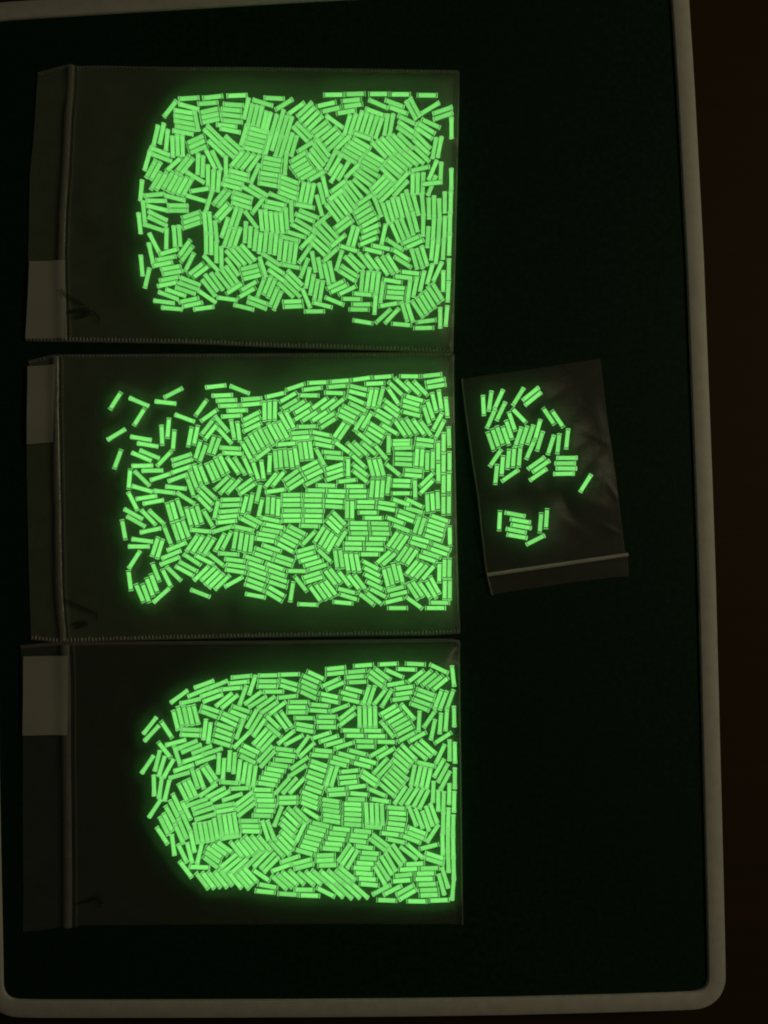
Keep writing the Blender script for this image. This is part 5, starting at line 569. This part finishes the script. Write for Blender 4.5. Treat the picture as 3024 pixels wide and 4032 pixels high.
sT = [(1819, 1491), (1900, 1478), (2080, 1455), (2230, 1431), (2366, 1411)]
sB = [(1938, 2344), (1990, 2333), (2110, 2315), (2270, 2291), (2400, 2276), (2478, 2269)]
sL = [(1819, 1491), (1829, 1580), (1840, 1661), (1862, 1820), (1882, 1946), (1900, 2110), (1916, 2256), (1925, 2290), (1938, 2344)]
sR = [(2366, 1411), (2378, 1520), (2395, 1661), (2426, 1868), (2446, 2030), (2463, 2168), (2474, 2190), (2478, 2269)]
build_bag('zip_bag', 'small crinkled clear zip bag with few vials, right of the large bags', VIALS[0], sL, sR, sT, sB,
          [(1917, 2263), (2100, 2237), (2300, 2208), (2472, 2183)], 15, 0.0028, 70,
          (M_small, M_small_back), 136, 196, seams=(), edge_fold=sL,
          wrinkles=((2082, 1448, 2098, 1470, 6, 0.0009), (2215, 1438, 2262, 1462, 9, 0.0008), (2262, 1462, 2330, 1470, 14, 0.0006),
                    (2330, 1560, 2390, 1760, 26, 0.0009), (2300, 1700, 2400, 1745, 14, 0.0009), (2250, 1830, 2400, 1790, 18, 0.0007),
                    (2390, 1900, 2430, 1960, 10, 0.0012), (2280, 1960, 2400, 2000, 22, 0.0008), (2180, 2020, 2330, 2120, 24, 0.0007),
                    (1900, 1560, 1960, 1540, 14, 0.0005), (2010, 1960, 2200, 1990, 20, 0.0005), (1960, 2170, 2120, 2150, 18, 0.0006),
                    (2360, 2060, 2440, 2100, 12, 0.0008), (2240, 1560, 2330, 1620, 16, 0.0006)), seed=11, zip_h=0.0007)

# ------------------------------------------------------------------ vial shapes (axis along x, centred)
SEG = 14
def lathe(profile, seg=SEG):
    """profile of (x, r) revolved about x; r = 0 closes an end"""
    vs = []; fs = []; rows = []
    for x_, r_ in profile:
        if r_ == 0:
            rows.append([len(vs)]); vs.append((x_, 0, 0))
        else:
            rows.append(list(range(len(vs), len(vs) + seg)))
            vs += [(x_, r_ * math.cos(2 * math.pi * k / seg), r_ * math.sin(2 * math.pi * k / seg)) for k in range(seg)]
    for a, b in zip(rows, rows[1:]):
        for k in range(seg):
            k2 = (k + 1) % seg
            if len(a) == 1 and len(b) > 1: fs.append((a[0], b[k2], b[k]))
            elif len(b) == 1 and len(a) > 1: fs.append((a[k], a[k2], b[0]))
            elif len(a) > 1 and len(b) > 1: fs.append((a[k], a[k2], b[k2], b[k]))
    return vs, fs
h = VL / 2
core_p = lathe([(-h * .825, 0), (-h * .825, VR * .62), (-h * .80, VR * .755), (h * .80, VR * .755), (h * .825, VR * .62), (h * .825, 0)])
tube_p = lathe([(-h * .945, VR), (h * .945, VR)])
seal_p = lathe([(h * .945, VR), (h * .985, VR * .97), (h, VR * .80), (h * .985, VR * .45), (h * .96, 0)])

def mesh_from(name, vf, m):
    me = bpy.data.meshes.new(name)
    me.from_pydata(vf[0], [], vf[1])
    me.materials.append(m)
    me.polygons.foreach_set('use_smooth', [True] * len(me.polygons))
    return me
me_core = {k: mesh_from('glow_core', core_p, M_glow[k]) for k in GLOWS}
me_seal = {k: mesh_from('end_seal', seal_p, M_seal[k]) for k in GLOWS}
me_tube = mesh_from('glass_tube', tube_p, M_glass)
proto = empty('glow_vial')
def child(nm, me, par, rz=0):
    o = bpy.data.objects.new(nm, me); col.objects.link(o); o.parent = par; o.rotation_euler = (0, 0, rz); return o
child('glow_core', me_core[0], proto); child('glass_tube', me_tube, proto)
child('end_seal', me_seal[0], proto); child('end_seal', me_seal[0], proto, math.pi)

ORD = ['first', 'second', 'third', 'fourth', 'fifth', 'sixth', 'seventh', 'eighth', 'ninth', 'tenth', 'eleventh', 'twelfth',
       'thirteenth', 'fourteenth', 'fifteenth', 'sixteenth', 'seventeenth', 'eighteenth', 'nineteenth', 'twentieth']
def lean(a):                                        # how a vial lies in the picture
    a = (a + 90) % 180 - 90
    if abs(a) < 20: return 'level'
    if abs(a) > 70: return 'upright'
    return 'down-slanting' if a > 0 else 'up-slanting'
BAGNAME = {0: 'small bag', 1: 'top large bag', 2: 'middle large bag', 3: 'bottom large bag'}
GROUP = {0: 'vials in the small bag', 1: 'zip-side vials in the top large bag', 2: 'zip-side vials in the middle large bag',
         3: 'zip-side vials in the bottom large bag'}
PICK = {0: 50, 1: 83, 2: 84, 3: 83}
single = []; mass = []
for k in (0, 1, 2, 3):
    V = VIALS[k]
    o_ = np.argsort(V[:, 0])
    sel = set(o_[:PICK[k]].tolist())
    ys = V[list(sel), 1]; y0, y1 = ys.min(), ys.max() + 1
    buckets = {}
    for i in sel:
        zone = ['upper', 'middle', 'lower'][int(3 * (V[i, 1] - y0) / (y1 - y0))]
        buckets.setdefault((zone, lean(V[i, 2])), []).append(i)
    for (zone, ln), ids in buckets.items():
        ids.sort(key=lambda i: V[i, 0])
        for r_, i in enumerate(ids):
            where = f'{zone} part of the small bag' if k == 0 else f'{zone} zip-side end of the {BAGNAME[k]}'
            if len(ids) == 1: lab = f'only {ln} glowing green vial in the {where}'
            else: lab = f'{ORD[r_]} from left of the {ln} glowing vials, {where}'
            single.append((k, i, lab))
    mass += [(k, i) for i in range(len(V)) if i not in sel]

def vial_pose(k, i):
    x, y, a, up = VIALS[k][i]
    z = ZB + (2 * VR * 0.98 if up else 0)
    return P(x, y, z), -math.radians(a)
random.seed(4)
parts = list(proto.children)
first = True
for k, i, lab in single:
    loc, rz = vial_pose(k, i)
    if first:
        o = proto; first = False
    else:
        o = proto.copy(); col.objects.link(o)
        for ch in parts:
            c = ch.copy(); col.objects.link(c); c.parent = o
            if ch.name.startswith('glow_core'): c.data = me_core[k]
            if ch.name.startswith('end_seal'): c.data = me_seal[k]
    o.location = loc
    o.rotation_euler = (0, 0, rz)
    tag(o, lab, 'vial', GROUP[k])

# the rest of the three piles: one mass
vs = []; fs = []; mi = []
shapes = [(core_p, 1, False), (tube_p, 0, False), (seal_p, 4, False), (seal_p, 4, True)]      # material slot, +0..2 for bag 1..3
arr = [(np.array(s[0][0]), s[0][1], s[1], s[2]) for s in shapes]
base = 0
allv = []
for k, i in mass:
    loc, rz = vial_pose(k, i)
    c, s_ = math.cos(rz), math.sin(rz)
    for A, F, m_, flip in arr:
        B_ = A.copy()
        if flip: B_[:, 0] *= -1; B_[:, 1] *= -1
        Q = np.empty_like(B_)
        Q[:, 0] = B_[:, 0] * c - B_[:, 1] * s_ + loc[0]
        Q[:, 1] = B_[:, 0] * s_ + B_[:, 1] * c + loc[1]
        Q[:, 2] = B_[:, 2] + loc[2]
        allv.append(Q)
        fs += [tuple(x + base for x in f) for f in F]
        mi += [m_ + (k - 1 if m_ else 0)] * len(F)
        base += len(A)
mo = new_obj('vial_pile', np.concatenate(allv).tolist(), fs, [M_glass, M_glow[1], M_glow[2], M_glow[3], M_seal[1], M_seal[2], M_seal[3]], None, True)
mo.data.polygons.foreach_set('material_index', mi)
tag(mo, 'closely packed mass of glowing green vials filling the closed ends of the three large bags', 'vials', kind='stuff')
